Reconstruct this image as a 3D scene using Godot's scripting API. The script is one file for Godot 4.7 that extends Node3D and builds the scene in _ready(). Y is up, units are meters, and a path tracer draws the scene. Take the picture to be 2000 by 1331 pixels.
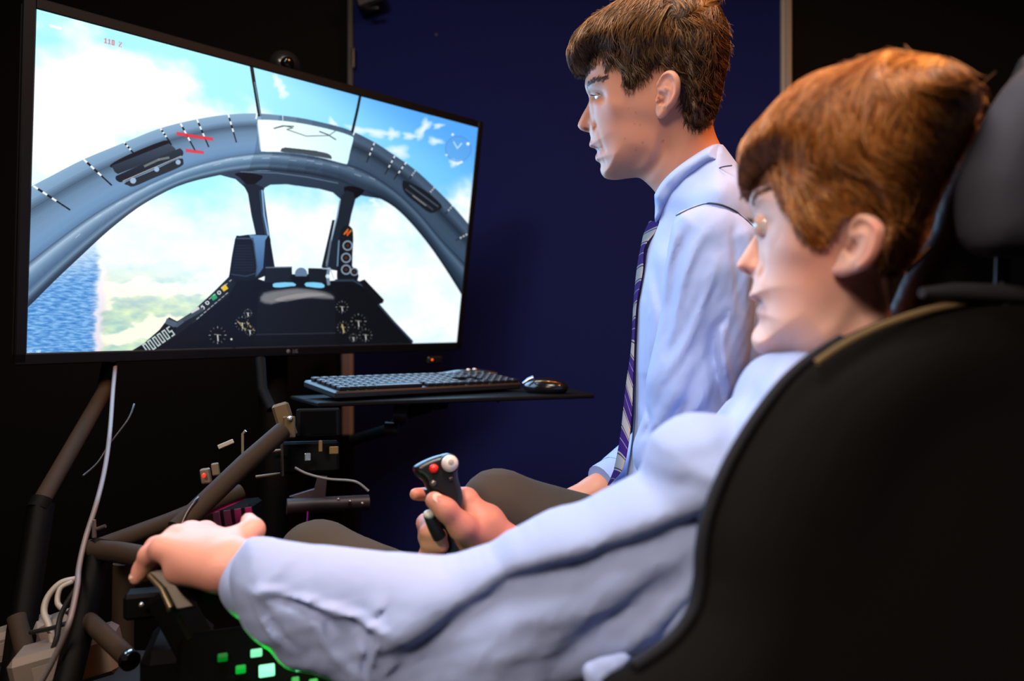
extends Node3D
# A dark gaming corner: a big tilted monitor running a flight game, one boy in a bucket seat at the controls and another watching beside him.

const FOCAL := 1470.0          # focal length in pixels of the 2000 x 1331 frame
const TV_AT := Vector3(-0.43455, 1.35182, -1.53465)
const TV_W := 0.9511
const TV_H := 0.535

var rng := RandomNumberGenerator.new()
var tvb: Basis

func _ready() -> void:
	rng.seed = 20240
	var cam := Camera3D.new()
	cam.name = "camera"
	cam.position = Vector3(0, 1.1, 0)
	cam.fov = rad_to_deg(2.0 * atan(665.5 / FOCAL))
	cam.near = 0.05
	cam.far = 100.0
	var lens := CameraAttributesPhysical.new()
	lens.frustum_focal_length = 12.0 * FOCAL / 665.5
	lens.frustum_focus_distance = 1.11
	lens.frustum_near = 0.05
	lens.frustum_far = 100.0
	lens.exposure_aperture = 2.8
	cam.attributes = lens
	add_child(cam)
	cam.current = true
	var we := WorldEnvironment.new()
	we.name = "environment"
	var env := Environment.new()
	env.background_mode = Environment.BG_COLOR
	env.background_color = Color(0.0, 0.0, 0.0)
	env.tonemap_mode = Environment.TONE_MAPPER_LINEAR
	env.tonemap_exposure = 1.0
	env.sdfgi_enabled = true
	env.ssao_enabled = true
	env.ssil_enabled = true
	we.environment = env
	add_child(we)
	tvb = Basis(Vector3.UP, deg_to_rad(47.558)) * Basis(Vector3.RIGHT, deg_to_rad(9.183)) * Basis(Vector3.BACK, deg_to_rad(0.978))
	# the monitor's own light, as large as its picture and just in front of it
	area_light("monitor_light", Transform3D(tvb, TV_AT + tvb.z * 0.004).rotated_local(Vector3.UP, PI), Vector2(TV_W, TV_H), Color(0.62, 0.82, 1.0), TV_LIGHT)
	lamp(Vector3(1.0, 2.42, -0.95), Vector3(-0.2, -1, 0.0), Vector2(0.32, 0.32), Color(1.0, 0.62, 0.32), WARM_LIGHT, "small square ceiling light panel with a warm glow behind the boys")
	lamp(Vector3(-0.05, 2.42, -0.48), Vector3(0, -1, 0), Vector2(0.6, 0.6), Color(1.0, 0.95, 0.92), FILL_LIGHT, "large square ceiling light panel straight above the flight controls")
	lamp(Vector3(-0.75, 2.42, 0.75), Vector3(0.45, -1, -0.75), Vector2(0.6, 0.6), Color(1.0, 0.90, 0.82), BACK_LIGHT, "square ceiling light panel nearest the open side of the room")
	room()
	monitor()
	watcher()
	pilot()
	seat()
	rig()
	tray()
	clutter()

const TV_LIGHT := 1.1
const WARM_LIGHT := 2.6
const BACK_LIGHT := 4.8
const FILL_LIGHT := 2.6

func area_light(called: String, x: Transform3D, size: Vector2, c: Color, e: float) -> void:
	var l := AreaLight3D.new()
	l.name = called
	l.transform = x
	l.area_size = size
	l.area_normalize_energy = true
	l.light_color = c
	l.light_energy = e
	l.area_range = 8.0
	l.area_attenuation = 2.0
	l.shadow_enabled = true
	add_child(l)

func lamp(where: Vector3, dir: Vector3, size: Vector2, c: Color, e: float, label: String) -> void:     # a square fitting under the ceiling, its diffuser and the light it gives
	var t := thing("ceiling_light", label, "lamp", where)
	var z := -dir.normalized()
	var x := Vector3.RIGHT if absf(z.x) < 0.9 else Vector3.BACK
	var y := z.cross(x).normalized()
	x = y.cross(z)
	var b := Basis(x, y, z)
	var fr := Buf.new()
	fr.box(Transform3D(b, where), Vector3(size.x + 0.04, size.y + 0.04, 0.03), 0.004)
	part("housing", fr, mat(rgb(40, 40, 42), 0.5), t)
	var di := Buf.new()
	di.box(Transform3D(b, where - z * 0.018), Vector3(size.x, size.y, 0.008), 0.002)
	part("diffuser", di, glow(c, 1.5), t)
	area_light("ceiling_lamp_light", Transform3D(b, where - z * 0.026), size, c, e)

# ---------------------------------------------------------------- the room
func room() -> void:
	var black := mat(rgb(20, 19, 18), 0.9, 0.0, 0.12)
	black.normal_enabled = true
	black.normal_texture = noise_tex(0.05, 3, true, 512, 4, 3.0)
	black.normal_scale = 0.25
	black.uv1_triplanar = true
	black.uv1_scale = Vector3(3, 3, 3)
	var navy := mat(rgb(24, 32, 86), 0.8, 0.0, 0.1)
	navy.normal_enabled = true
	navy.normal_texture = noise_tex(0.08, 5, true, 512, 4, 3.0)
	navy.normal_scale = 0.2
	navy.uv1_triplanar = true
	navy.uv1_scale = Vector3(4, 4, 4)
	var carpet := mat(rgb(30, 30, 34), 0.95)
	carpet.uv1_triplanar = true
	carpet.albedo_texture = noise_tex(0.3, 8, false, 512, 3, 4.0, 0.4, 1.0)
	carpet.uv1_scale = Vector3(2, 2, 2)
	var b := Buf.new()
	b.box(Transform3D(Basis(), Vector3(0, 1.25, -2.50)), Vector3(5.2, 2.5, 0.1), 0.0)
	struct("wall_back", b, black)
	b = Buf.new()
	b.box(Transform3D(Basis(), Vector3(-2.55, 1.25, 0)), Vector3(0.1, 2.5, 5.1), 0.0)
	struct("wall_left", b, black)
	b = Buf.new()
	b.box(Transform3D(Basis(), Vector3(2.55, 1.25, 0)), Vector3(0.1, 2.5, 5.1), 0.0)
	struct("wall_right", b, black)
	b = Buf.new()
	b.box(Transform3D(Basis(), Vector3(0, 1.25, 2.5)), Vector3(5.2, 2.5, 0.1), 0.0)
	struct("wall_front", b, black)
	b = Buf.new()
	b.box(Transform3D(Basis(), Vector3(0, -0.05, 0)), Vector3(5.2, 0.1, 5.1), 0.0)
	struct("floor", b, carpet)
	b = Buf.new()
	b.box(Transform3D(Basis(), Vector3(0, 2.55, 0)), Vector3(5.2, 0.1, 5.1), 0.0)
	struct("ceiling", b, mat(rgb(60, 58, 56), 0.9))
	# the navy partition leaf between two edge strips
	var x0 := at(690, 0, 2.42).x
	var x1 := at(1526, 0, 2.42).x
	b = Buf.new()
	b.box(Transform3D(Basis(), Vector3((x0 + x1) / 2, 1.25, -2.435)), Vector3(x1 - x0, 2.49, 0.03), 0.003)
	struct("wall_partition", b, navy)
	var metal := mat(rgb(150, 146, 138), 0.6, 0.0)
	var xa := at(1526, 0, 2.41).x
	var xb := at(1547, 0, 2.41).x
	b = Buf.new()
	b.box(Transform3D(Basis(), Vector3((xa + xb) / 2, 1.25, -2.43)), Vector3(xb - xa, 2.49, 0.045), 0.004)
	b.box(Transform3D(Basis(), Vector3(lerpf(xa, xb, 0.42), 1.25, -2.40)), Vector3(0.006, 2.49, 0.012), 0.002)
	struct("trim_1", b, metal)
	xa = at(678, 0, 2.41).x
	xb = at(690, 0, 2.41).x
	b = Buf.new()
	b.box(Transform3D(Basis(), Vector3((xa + xb) / 2, 1.25, -2.43)), Vector3(xb - xa, 2.49, 0.04), 0.003)
	struct("trim_2", b, mat(rgb(46, 42, 38), 0.5, 0.3))
	# a small dark fitting at the wall's top and the peg below it
	var t := thing("door_closer", "small dark closer box at the top of the back wall above the monitor", "fitting", at(722, 8, 2.36))
	b = Buf.new()
	b.box(Transform3D(Basis(Vector3.BACK, 0.35), at(724, 2, 2.37)), Vector3(0.09, 0.05, 0.07), 0.008)
	part("body", b, mat(rgb(26, 25, 26), 0.4), t)
	b = Buf.new()
	b.tube([at(705, -5, 2.38), at(718, 18, 2.34), at(740, 16, 2.34)], 0.008, 8)
	part("arm", b, mat(rgb(40, 38, 38), 0.4, 0.4), t)
	var pk := thing("hinge", "small metal hinge on the strip beside the navy panel", "hinge", at(690, 110, 2.40))
	b = Buf.new()
	b.box(Transform3D(Basis(), at(690, 112, 2.405)), Vector3(0.012, 0.06, 0.012), 0.003)
	part("leaf", b, mat(rgb(60, 55, 52), 0.4, 0.6), pk)
	b = Buf.new()
	b.tube([at(690, 95, 2.395), at(690, 132, 2.395)], 0.005, 8)
	part("pin", b, mat(rgb(90, 85, 80), 0.35, 0.7), pk)
	var dot := thing("wall_screw", "tiny pale screw head high on the navy panel", "screw", at(852, 68, 2.415))
	b = Buf.new()
	b.lathe(Transform3D(Basis(Vector3.RIGHT, PI / 2), at(852, 68, 2.418)), [[0.0, 0.005], [0.003, 0.004], [0.005, 0.0], [0.005, -0.003]], 12)
	part("head", b, mat(rgb(120, 115, 110), 0.4, 0.6), dot)
# ---------------------------------------------------------------- geometry kit
static func at(u: float, v: float, d: float) -> Vector3:
	return Vector3((u - 1000.0) / FOCAL * d, 1.1 - (v - 665.5) / FOCAL * d, -d)

static func lin(c: Color) -> Color:
	return c.srgb_to_linear()

static func rgb(r: float, g: float, b: float) -> Color:
	return Color(r / 255.0, g / 255.0, b / 255.0)

static func smooth_ring(p: PackedVector2Array, n: int, closed := true) -> PackedVector2Array:
	var out := PackedVector2Array()
	var m := p.size()
	var last := m if closed else m - 1
	for i in last:
		var a := p[(i - 1 + m) % m] if closed else p[maxi(i - 1, 0)]
		var b := p[i]
		var c := p[(i + 1) % m]
		var d := p[(i + 2) % m] if closed else p[mini(i + 2, m - 1)]
		for k in n:
			var t := float(k) / n
			var q := b.cubic_interpolate(c, a, d, t)
			out.append(q)
	if not closed:
		out.append(p[m - 1])
	return out

static func v2(flat: Array) -> PackedVector2Array:
	var out := PackedVector2Array()
	for i in range(0, flat.size(), 2):
		out.append(Vector2(flat[i], flat[i + 1]))
	return out

static func line_dist(p: Vector2, l: PackedVector2Array) -> Vector3:   # distance, signed side, position along 0..1
	var best := 1e9
	var side := 1.0
	var along := 0.0
	var m := l.size() - 1
	for i in m:
		var a := l[i]
		var ab := l[i + 1] - a
		var t := clampf((p - a).dot(ab) / maxf(ab.length_squared(), 1e-12), 0.0, 1.0)
		var d := p.distance_squared_to(a + ab * t)
		if d < best:
			best = d
			side = signf(ab.cross(p - a))
			along = (i + t) / m
	return Vector3(sqrt(best), side, along)

class Buf:
	var v := PackedVector3Array()
	var n := PackedVector3Array()
	var c := PackedColorArray()
	var uv := PackedVector2Array()
	var idx := PackedInt32Array()

	func vert(p: Vector3, nn: Vector3, col := Color.WHITE, t := Vector2.ZERO) -> int:
		v.append(p)
		n.append(nn)
		c.append(col)
		uv.append(t)
		return v.size() - 1

	func tri(a: int, b: int, d: int) -> void:      # wound so that the outer side is the one the normals show
		var cr := (v[b] - v[a]).cross(v[d] - v[a])
		if cr.dot(n[a] + n[b] + n[d]) > 0.0:
			idx.append_array([a, d, b])
		else:
			idx.append_array([a, b, d])

	func quad(a: int, b: int, d: int, e: int) -> void:
		tri(a, b, d)
		tri(a, d, e)

	func face(pts: Array, col := Color.WHITE) -> void:      # flat convex polygon, counter-clockwise from outside
		var nn := Vector3.ZERO
		for i in range(1, pts.size() - 1):
			nn += (pts[i] - pts[0]).cross(pts[i + 1] - pts[0])
		nn = nn.normalized()
		var first := v.size()
		for i in pts.size():
			vert(pts[i], nn, col, [Vector2(0, 1), Vector2(1, 1), Vector2(1, 0), Vector2(0, 0)][i % 4])
		for i in range(1, pts.size() - 1):
			tri(first, first + i, first + i + 1)

	func box(x: Transform3D, size: Vector3, bev := 0.002, col := Color.WHITE) -> void:
		var s := size / 2.0
		bev = minf(bev, minf(s.x, minf(s.y, s.z)) * 0.45)
		var ax := [Vector3.RIGHT, Vector3.UP, Vector3.BACK]
		for i in 3:
			for sg in [-1.0, 1.0]:
				var j := (i + 1) % 3
				var k := (i + 2) % 3
				var pts := []
				for q in [[-1, -1], [1, -1], [1, 1], [-1, 1]]:
					pts.append(x * (ax[i] * sg * s[i] + ax[j] * q[0] * (s[j] - bev) + ax[k] * q[1] * (s[k] - bev)))
				if sg < 0:
					pts.reverse()
				face(pts, col)
		if bev <= 0.0:
			return
		for i in 3:
			var j := (i + 1) % 3
			var k := (i + 2) % 3
			for sj in [-1.0, 1.0]:
				for sk in [-1.0, 1.0]:
					var pts := []
					for q in [[-1, 0], [1, 0], [1, 1], [-1, 1]]:
						pts.append(x * (ax[i] * q[0] * (s[i] - bev) + ax[j] * sj * (s[j] - bev * q[1]) + ax[k] * sk * (s[k] - bev * (1 - q[1]))))
					if sj * sk < 0:
						pts.reverse()
					face(pts, col)
		for sx in [-1.0, 1.0]:
			for sy in [-1.0, 1.0]:
				for sz in [-1.0, 1.0]:
					var pts := [x * Vector3(sx * s.x, sy * (s.y - bev), sz * (s.z - bev)), x * Vector3(sx * (s.x - bev), sy * s.y, sz * (s.z - bev)), x * Vector3(sx * (s.x - bev), sy * (s.y - bev), sz * s.z)]
					if sx * sy * sz < 0:
						pts.reverse()
					face(pts, col)

	func tube(p: Array, r: Variant, sides := 8, caps := true, col := Color.WHITE, flat := 1.0, up := Vector3.ZERO) -> void:
		var m := p.size()
		var ref := up
		var rings := []
		var acc := 0.0
		for i in m:
			var t: Vector3 = (p[mini(i + 1, m - 1)] - p[maxi(i - 1, 0)]).normalized()
			if i == 0 and up == Vector3.ZERO:
				ref = t.cross(Vector3.UP if absf(t.y) < 0.9 else Vector3.RIGHT)
			ref = (ref - t * ref.dot(t)).normalized()
			var bi := t.cross(ref)
			var rad: float = r if r is float else r[i]
			if i > 0:
				acc += p[i].distance_to(p[i - 1])
			var first := v.size()
			for k in sides + 1:
				var an := TAU * k / sides
				var nn := (ref * cos(an) * flat + bi * sin(an)).normalized()
				vert(p[i] + ref * cos(an) * rad + bi * sin(an) * rad * flat, nn, col, Vector2(float(k) / sides, acc))
			rings.append(first)
		for i in m - 1:
			for k in sides:
				quad(rings[i] + k, rings[i] + k + 1, rings[i + 1] + k + 1, rings[i + 1] + k)
		if caps:
			for e in [0, m - 1]:
				var t: Vector3 = (p[1] - p[0]).normalized() * -1.0 if e == 0 else (p[m - 1] - p[m - 2]).normalized()
				var first := v.size()
				for k in sides:
					vert(v[rings[e] + k], t, col, Vector2.ZERO)
				for k in range(1, sides - 1):
					tri(first, first + k, first + k + 1)

	func lathe(x: Transform3D, prof: Array, segs := 20, col := Color.WHITE) -> void:     # prof: [radius, y] pairs, about local y
		var m := prof.size()
		var nb_ := x.basis.inverse().transposed()
		for i in m - 1:
			var a := Vector2(prof[i][0], prof[i][1])
			var b := Vector2(prof[i + 1][0], prof[i + 1][1])
			var d := b - a
			if d.length() < 1e-7:
				continue
			var nn := Vector2(d.y, -d.x).normalized()
			var na := nn
			var nb := nn
			if i > 0:
				var q := a - Vector2(prof[i - 1][0], prof[i - 1][1])
				var n0 := Vector2(q.y, -q.x).normalized()
				if n0.dot(nn) > 0.6:
					na = (n0 + nn).normalized()
			if i < m - 2:
				var q := Vector2(prof[i + 2][0], prof[i + 2][1]) - b
				var n1 := Vector2(q.y, -q.x).normalized()
				if n1.dot(nn) > 0.6:
					nb = (n1 + nn).normalized()
			var first := v.size()
			for k in segs + 1:
				var an := TAU * k / segs
				var e := Vector3(cos(an), 0, sin(an))
				vert(x * (e * a.x + Vector3.UP * a.y), (nb_ * (e * na.x + Vector3.UP * na.y)).normalized(), col, Vector2(float(k) / segs, a.y))
				vert(x * (e * b.x + Vector3.UP * b.y), (nb_ * (e * nb.x + Vector3.UP * nb.y)).normalized(), col, Vector2(float(k) / segs, b.y))
			for k in segs:
				quad(first + 2 * k, first + 2 * k + 1, first + 2 * k + 3, first + 2 * k + 2)

	func ball(x: Transform3D, segs := 16, col := Color.WHITE) -> void:
		var prof := []
		for i in segs + 1:
			var an := PI * i / segs - PI / 2
			prof.append([cos(an), sin(an)])
		lathe(x, prof, segs * 2, col)

	func prism(x: Transform3D, poly: PackedVector2Array, depth: float, bev := 0.0, col := Color.WHITE) -> void:   # outline in local x,y, thickness along local z, centred
		if Geometry2D.is_polygon_clockwise(poly):
			poly.reverse()
		var m := poly.size()
		var inner := PackedVector2Array()
		for i in m:
			var a := poly[(i - 1 + m) % m]
			var b := poly[i]
			var d := poly[(i + 1) % m]
			var q := ((b - a).normalized() + (d - b).normalized()).normalized()
			inner.append(b + Vector2(-q.y, q.x) * bev)
		for sg in [1.0, -1.0]:
			var first := v.size()
			for p in inner:
				vert(x * Vector3(p.x, p.y, sg * depth / 2), x.basis.z.normalized() * sg, col, p)
			var t := Geometry2D.triangulate_polygon(inner)
			for i in range(0, t.size(), 3):
				tri(first + t[i], first + t[i + 1], first + t[i + 2])
		for i in m:
			var j := (i + 1) % m
			var z := depth / 2 - bev
			face([x * Vector3(poly[i].x, poly[i].y, -z), x * Vector3(poly[j].x, poly[j].y, -z), x * Vector3(poly[j].x, poly[j].y, z), x * Vector3(poly[i].x, poly[i].y, z)], col)
			if bev > 0.0:
				face([x * Vector3(poly[i].x, poly[i].y, z), x * Vector3(poly[j].x, poly[j].y, z), x * Vector3(inner[j].x, inner[j].y, depth / 2), x * Vector3(inner[i].x, inner[i].y, depth / 2)], col)
				face([x * Vector3(poly[j].x, poly[j].y, -z), x * Vector3(poly[i].x, poly[i].y, -z), x * Vector3(inner[i].x, inner[i].y, -depth / 2), x * Vector3(inner[j].x, inner[j].y, -depth / 2)], col)

	func mesh() -> ArrayMesh:
		var a := []
		a.resize(Mesh.ARRAY_MAX)
		a[Mesh.ARRAY_VERTEX] = v
		a[Mesh.ARRAY_NORMAL] = n
		a[Mesh.ARRAY_COLOR] = c
		a[Mesh.ARRAY_TEX_UV] = uv
		a[Mesh.ARRAY_INDEX] = idx
		var m := ArrayMesh.new()
		m.add_surface_from_arrays(Mesh.PRIMITIVE_TRIANGLES, a)
		return m

# A rounded body given by its side outline, with its own half width at every point of the outline's plane.
class Relief:
	var o: Vector3
	var ex: Vector3
	var ey: Vector3
	var n: Vector3
	var h: float
	var pad := 3
	var back := 1.0       # how deep the far half is against the near one
	var a0: float
	var b0: float
	var nx: int
	var ny: int
	var g := PackedFloat32Array()
	var mid := PackedFloat32Array()
	var rel := PackedFloat32Array()
	var col := PackedColorArray()
	var base := Color.WHITE
	var axis := PackedVector2Array()
	var axis_off := []

	func _init(u: float, v: float, depth: float, yaw: float, pitch: float, cell: float, colour := Color.WHITE) -> void:
		o = Vector3((u - 1000.0) / 1470.0 * depth, 1.1 - (v - 665.5) / 1470.0 * depth, -depth)
		n = (Vector3(0, 1.1, 0) - o).normalized().rotated(Vector3.UP, deg_to_rad(yaw))
		ex = Vector3.UP.cross(n).normalized()
		n = n.rotated(ex, deg_to_rad(pitch))
		ey = n.cross(ex)
		h = cell
		base = colour.srgb_to_linear()

	func bend(px: PackedVector2Array, off: Array) -> void:      # lets the middle surface come nearer or go back along a line
		axis_off = off
		for i in px.size():
			axis.append(loc(px[i].x, px[i].y, off[i]))

	func mid_at(p: Vector2) -> float:
		if axis.size() == 0:
			return 0.0
		var best := 1e9
		var val := 0.0
		for i in axis.size() - 1:
			var ab := axis[i + 1] - axis[i]
			var t := clampf((p - axis[i]).dot(ab) / ab.length_squared(), 0.0, 1.0)
			var d := p.distance_squared_to(axis[i] + ab * t)
			if d < best:
				best = d
				val = lerpf(axis_off[i], axis_off[i + 1], t)
		return val

	func loc(u: float, v: float, w := 0.0) -> Vector2:
		var eye := Vector3(0, 1.1, 0)
		var d := Vector3((u - 1000.0) / 1470.0, -(v - 665.5) / 1470.0, -1.0)
		var p := eye + d * ((o + n * w - eye).dot(n) / d.dot(n)) - o
		return Vector2(p.dot(ex), p.dot(ey))

	func locs(px: PackedVector2Array, w := 0.0) -> PackedVector2Array:
		var out := PackedVector2Array()
		for p in px:
			var q := loc(p.x, p.y, w)
			if axis.size():
				for k in 2:
					q = loc(p.x, p.y, w + mid_at(q))
			out.append(q)
		return out

	func world(a: float, b: float, x: float) -> Vector3:
		return o + ex * a + ey * b + n * x

	func start(rings: Array) -> void:
		var lo := Vector2(1e9, 1e9)
		var hi := -lo
		for r in rings:
			for p in r:
				lo = lo.min(p)
				hi = hi.max(p)
		a0 = lo.x - pad * h
		b0 = lo.y - pad * h
		nx = int((hi.x - lo.x) / h) + 2 * pad + 1
		ny = int((hi.y - lo.y) / h) + 2 * pad + 1
		g.resize(nx * ny)
		g.fill(-1.0)
		rel.resize(nx * ny)
		mid.resize(nx * ny)
		col.resize(nx * ny)
		col.fill(base)
		if axis.size():
			for j in ny:
				for i in nx:
					mid[j * nx + i] = mid_at(Vector2(a0 + i * h, b0 + j * h))
			for pass_ in 60:      # ease the bends
				var was := mid.duplicate()
				for j in range(1, ny - 1):
					for i in range(1, nx - 1):
						var k := j * nx + i
						mid[k] = (was[k - 1] + was[k + 1] + was[k - nx] + was[k + nx]) * 0.25

	func node(k: int) -> Vector2:
		return Vector2(a0 + (k % nx) * h, b0 + (k / nx) * h)

	func dists(ring: PackedVector2Array) -> PackedFloat32Array:     # signed distance to a closed ring, positive inside
		var out := PackedFloat32Array()
		out.resize(nx * ny)
		var m := ring.size()
		var inside := PackedByteArray()
		inside.resize(nx * ny)
		for j in ny:
			var y := b0 + j * h
			var xs := []
			for i in m:
				var p := ring[i]
				var q := ring[(i + 1) % m]
				if (p.y > y) != (q.y > y):
					xs.append(p.x + (y - p.y) / (q.y - p.y) * (q.x - p.x))
			xs.sort()
			var c := 0
			for i in nx:
				var x := a0 + i * h
				while c < xs.size() and xs[c] < x:
					c += 1
				inside[j * nx + i] = c % 2
		for k in nx * ny:
			var p := node(k)
			var best := 1e9
			var a := ring[m - 1]
			for i in m:
				var b := ring[i]
				var ab := b - a
				var t := clampf((p - a).dot(ab) / maxf(ab.length_squared(), 1e-12), 0.0, 1.0)
				best = minf(best, p.distance_squared_to(a + ab * t))
				a = b
			out[k] = sqrt(best) * (1.0 if inside[k] else -1.0)
		return out

	func widths(ctrl: Array, off := 0.0, soft := 2e-4) -> PackedFloat32Array:     # [u, v, value] samples spread over the plane
		var out := PackedFloat32Array()
		out.resize(nx * ny)
		var ps := []
		for c in ctrl:
			ps.append(loc(c[0], c[1], off))
		for k in nx * ny:
			var p := node(k)
			var sw := 0.0
			var s := 0.0
			for i in ps.size():
				var q: float = 1.0 / (p.distance_squared_to(ps[i]) + soft)
				q *= q
				sw += q
				s += q * ctrl[i][2]
			out[k] = s / sw
		return out

	func lobe(ring: PackedVector2Array, reach: float, wide: Variant, blend := 0.004) -> PackedFloat32Array:
		var d := dists(ring)
		for k in nx * ny:
			var w: float = wide if wide is float else wide[k]
			var gg: float
			if d[k] > 0.0:
				var t := 1.0 - minf(d[k] / reach, 1.0)
				gg = w * w * (1.0 - t * t)
				if g[k] > 0.0:
					var w1 := sqrt(gg)
					var w2 := sqrt(g[k])
					var e := maxf(blend - absf(w1 - w2), 0.0) / blend
					var mx := maxf(w1, w2) + e * e * blend * 0.25
					gg = mx * mx
			else:
				gg = w * w * 2.0 * d[k] / reach
			g[k] = maxf(g[k], gg)
		return d

	func stroke(line: PackedVector2Array, s_left: float, s_right: float, amp: float, taper := true) -> void:    # a fold or ridge; left and right as one goes along the line
		var m := maxf(s_left, s_right) * 2.6
		var lo := Vector2(1e9, 1e9)
		var hi := -lo
		for p in line:
			lo = lo.min(p)
			hi = hi.max(p)
		var i0 := maxi(0, int((lo.x - m - a0) / h))
		var i1 := mini(nx - 1, int((hi.x + m - a0) / h) + 1)
		var j0 := maxi(0, int((lo.y - m - b0) / h))
		var j1 := mini(ny - 1, int((hi.y + m - b0) / h) + 1)
		for j in range(j0, j1 + 1):
			for i in range(i0, i1 + 1):
				var p := Vector2(a0 + i * h, b0 + j * h)
				var best := 1e9
				var side := 1.0
				var along := 0.0
				for q in line.size() - 1:
					var ab := line[q + 1] - line[q]
					var t := clampf((p - line[q]).dot(ab) / maxf(ab.length_squared(), 1e-12), 0.0, 1.0)
					var d := p.distance_squared_to(line[q] + ab * t)
					if d < best:
						best = d
						side = ab.cross(p - line[q])
						along = (q + t) / (line.size() - 1)
				var s := s_left if side > 0.0 else s_right
				var e := exp(-best / (s * s))
				if taper:
					e *= sin(PI * clampf(along * 0.8 + 0.1, 0.0, 1.0))
				rel[j * nx + i] += amp * e

	func fold(px: Array, l_px: float, r_px: float, amp_mm: float, off := 0.0, taper := true) -> void:
		var line := PackedVector2Array()
		for i in range(0, px.size(), 2):
			line.append(Vector2(px[i], px[i + 1]))
		var u: float = loc(px[0] + 100.0, px[1], off).distance_to(loc(px[0], px[1], off)) / 100.0
		var fine := PackedVector2Array()
		for i in line.size() - 1:
			for k in 4:
				fine.append(line[i].cubic_interpolate(line[i + 1], line[maxi(i - 1, 0)], line[mini(i + 2, line.size() - 1)], k / 4.0))
		fine.append(line[line.size() - 1])
		stroke(locs(fine, off), l_px * u, r_px * u, amp_mm * 0.001, taper)

	func wrinkle(amp_mm: float, wave_mm: float, dir: Vector2, stretch: float, seed_: int) -> void:     # small irregular creases, long along dir
		var f := FastNoiseLite.new()
		f.seed = seed_
		f.frequency = 1.0
		f.fractal_octaves = 3
		dir = dir.normalized()
		for k in nx * ny:
			var p := node(k)
			var a := p.dot(dir) / (wave_mm * 0.001 * stretch)
			var b := p.dot(dir.orthogonal()) / (wave_mm * 0.001)
			rel[k] += amp_mm * 0.001 * f.get_noise_2d(a, b)

	func patch(ring: PackedVector2Array, amp: float, edge: float) -> void:
		var d := dists(ring)
		for k in nx * ny:
			rel[k] += amp * smoothstep(0.0, 1.0, clampf(d[k] / edge + 0.5, 0.0, 1.0))

	func tint(px: Array, size_px: float, c: Color, amount := 1.0, off := 0.0) -> void:
		var line := PackedVector2Array()
		for i in range(0, px.size(), 2):
			line.append(loc(px[i], px[i + 1], off))
		if line.size() == 1:
			line.append(line[0] + Vector2(1e-5, 0))
		var u: float = loc(px[0] + 100.0, px[1], off).distance_to(loc(px[0], px[1], off)) / 100.0 * size_px
		c = c.srgb_to_linear()
		for k in nx * ny:
			var p := node(k)
			var best := 1e9
			for q in line.size() - 1:
				var ab := line[q + 1] - line[q]
				var t := clampf((p - line[q]).dot(ab) / maxf(ab.length_squared(), 1e-12), 0.0, 1.0)
				best = minf(best, p.distance_squared_to(line[q] + ab * t))
			var e := amount * exp(-best / (u * u))
			if e > 0.01:
				col[k] = col[k].lerp(c, e)

	func sample(arr: PackedFloat32Array, p: Vector2) -> float:
		var x := clampf((p.x - a0) / h, 0.0, nx - 1.001)
		var y := clampf((p.y - b0) / h, 0.0, ny - 1.001)
		var i := int(x)
		var j := int(y)
		var fx := x - i
		var fy := y - j
		var k := j * nx + i
		return lerpf(lerpf(arr[k], arr[k + 1], fx), lerpf(arr[k + nx], arr[k + nx + 1], fx), fy)

	func build(buf: Buf, both := true) -> void:
		var xf := PackedFloat32Array()
		var xb := PackedFloat32Array()
		var gf := PackedFloat32Array()
		xf.resize(nx * ny)
		xb.resize(nx * ny)
		gf.resize(nx * ny)
		for k in nx * ny:
			if g[k] > 0.0:
				var s := sqrt(g[k])
				var sf := maxf(s + rel[k] * minf(1.0, s / 0.008), 0.0005)
				xf[k] = mid[k] + sf
				xb[k] = mid[k] - s * back
				gf[k] = sf * sf
			else:
				gf[k] = g[k]
		var cells := {}
		var first := buf.v.size()
		var corner := PackedFloat32Array()
		corner.resize(8)
		var list_i := PackedInt32Array()
		var list_j := PackedInt32Array()
		var list_k := PackedInt32Array()
		var masks := PackedInt32Array()
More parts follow.
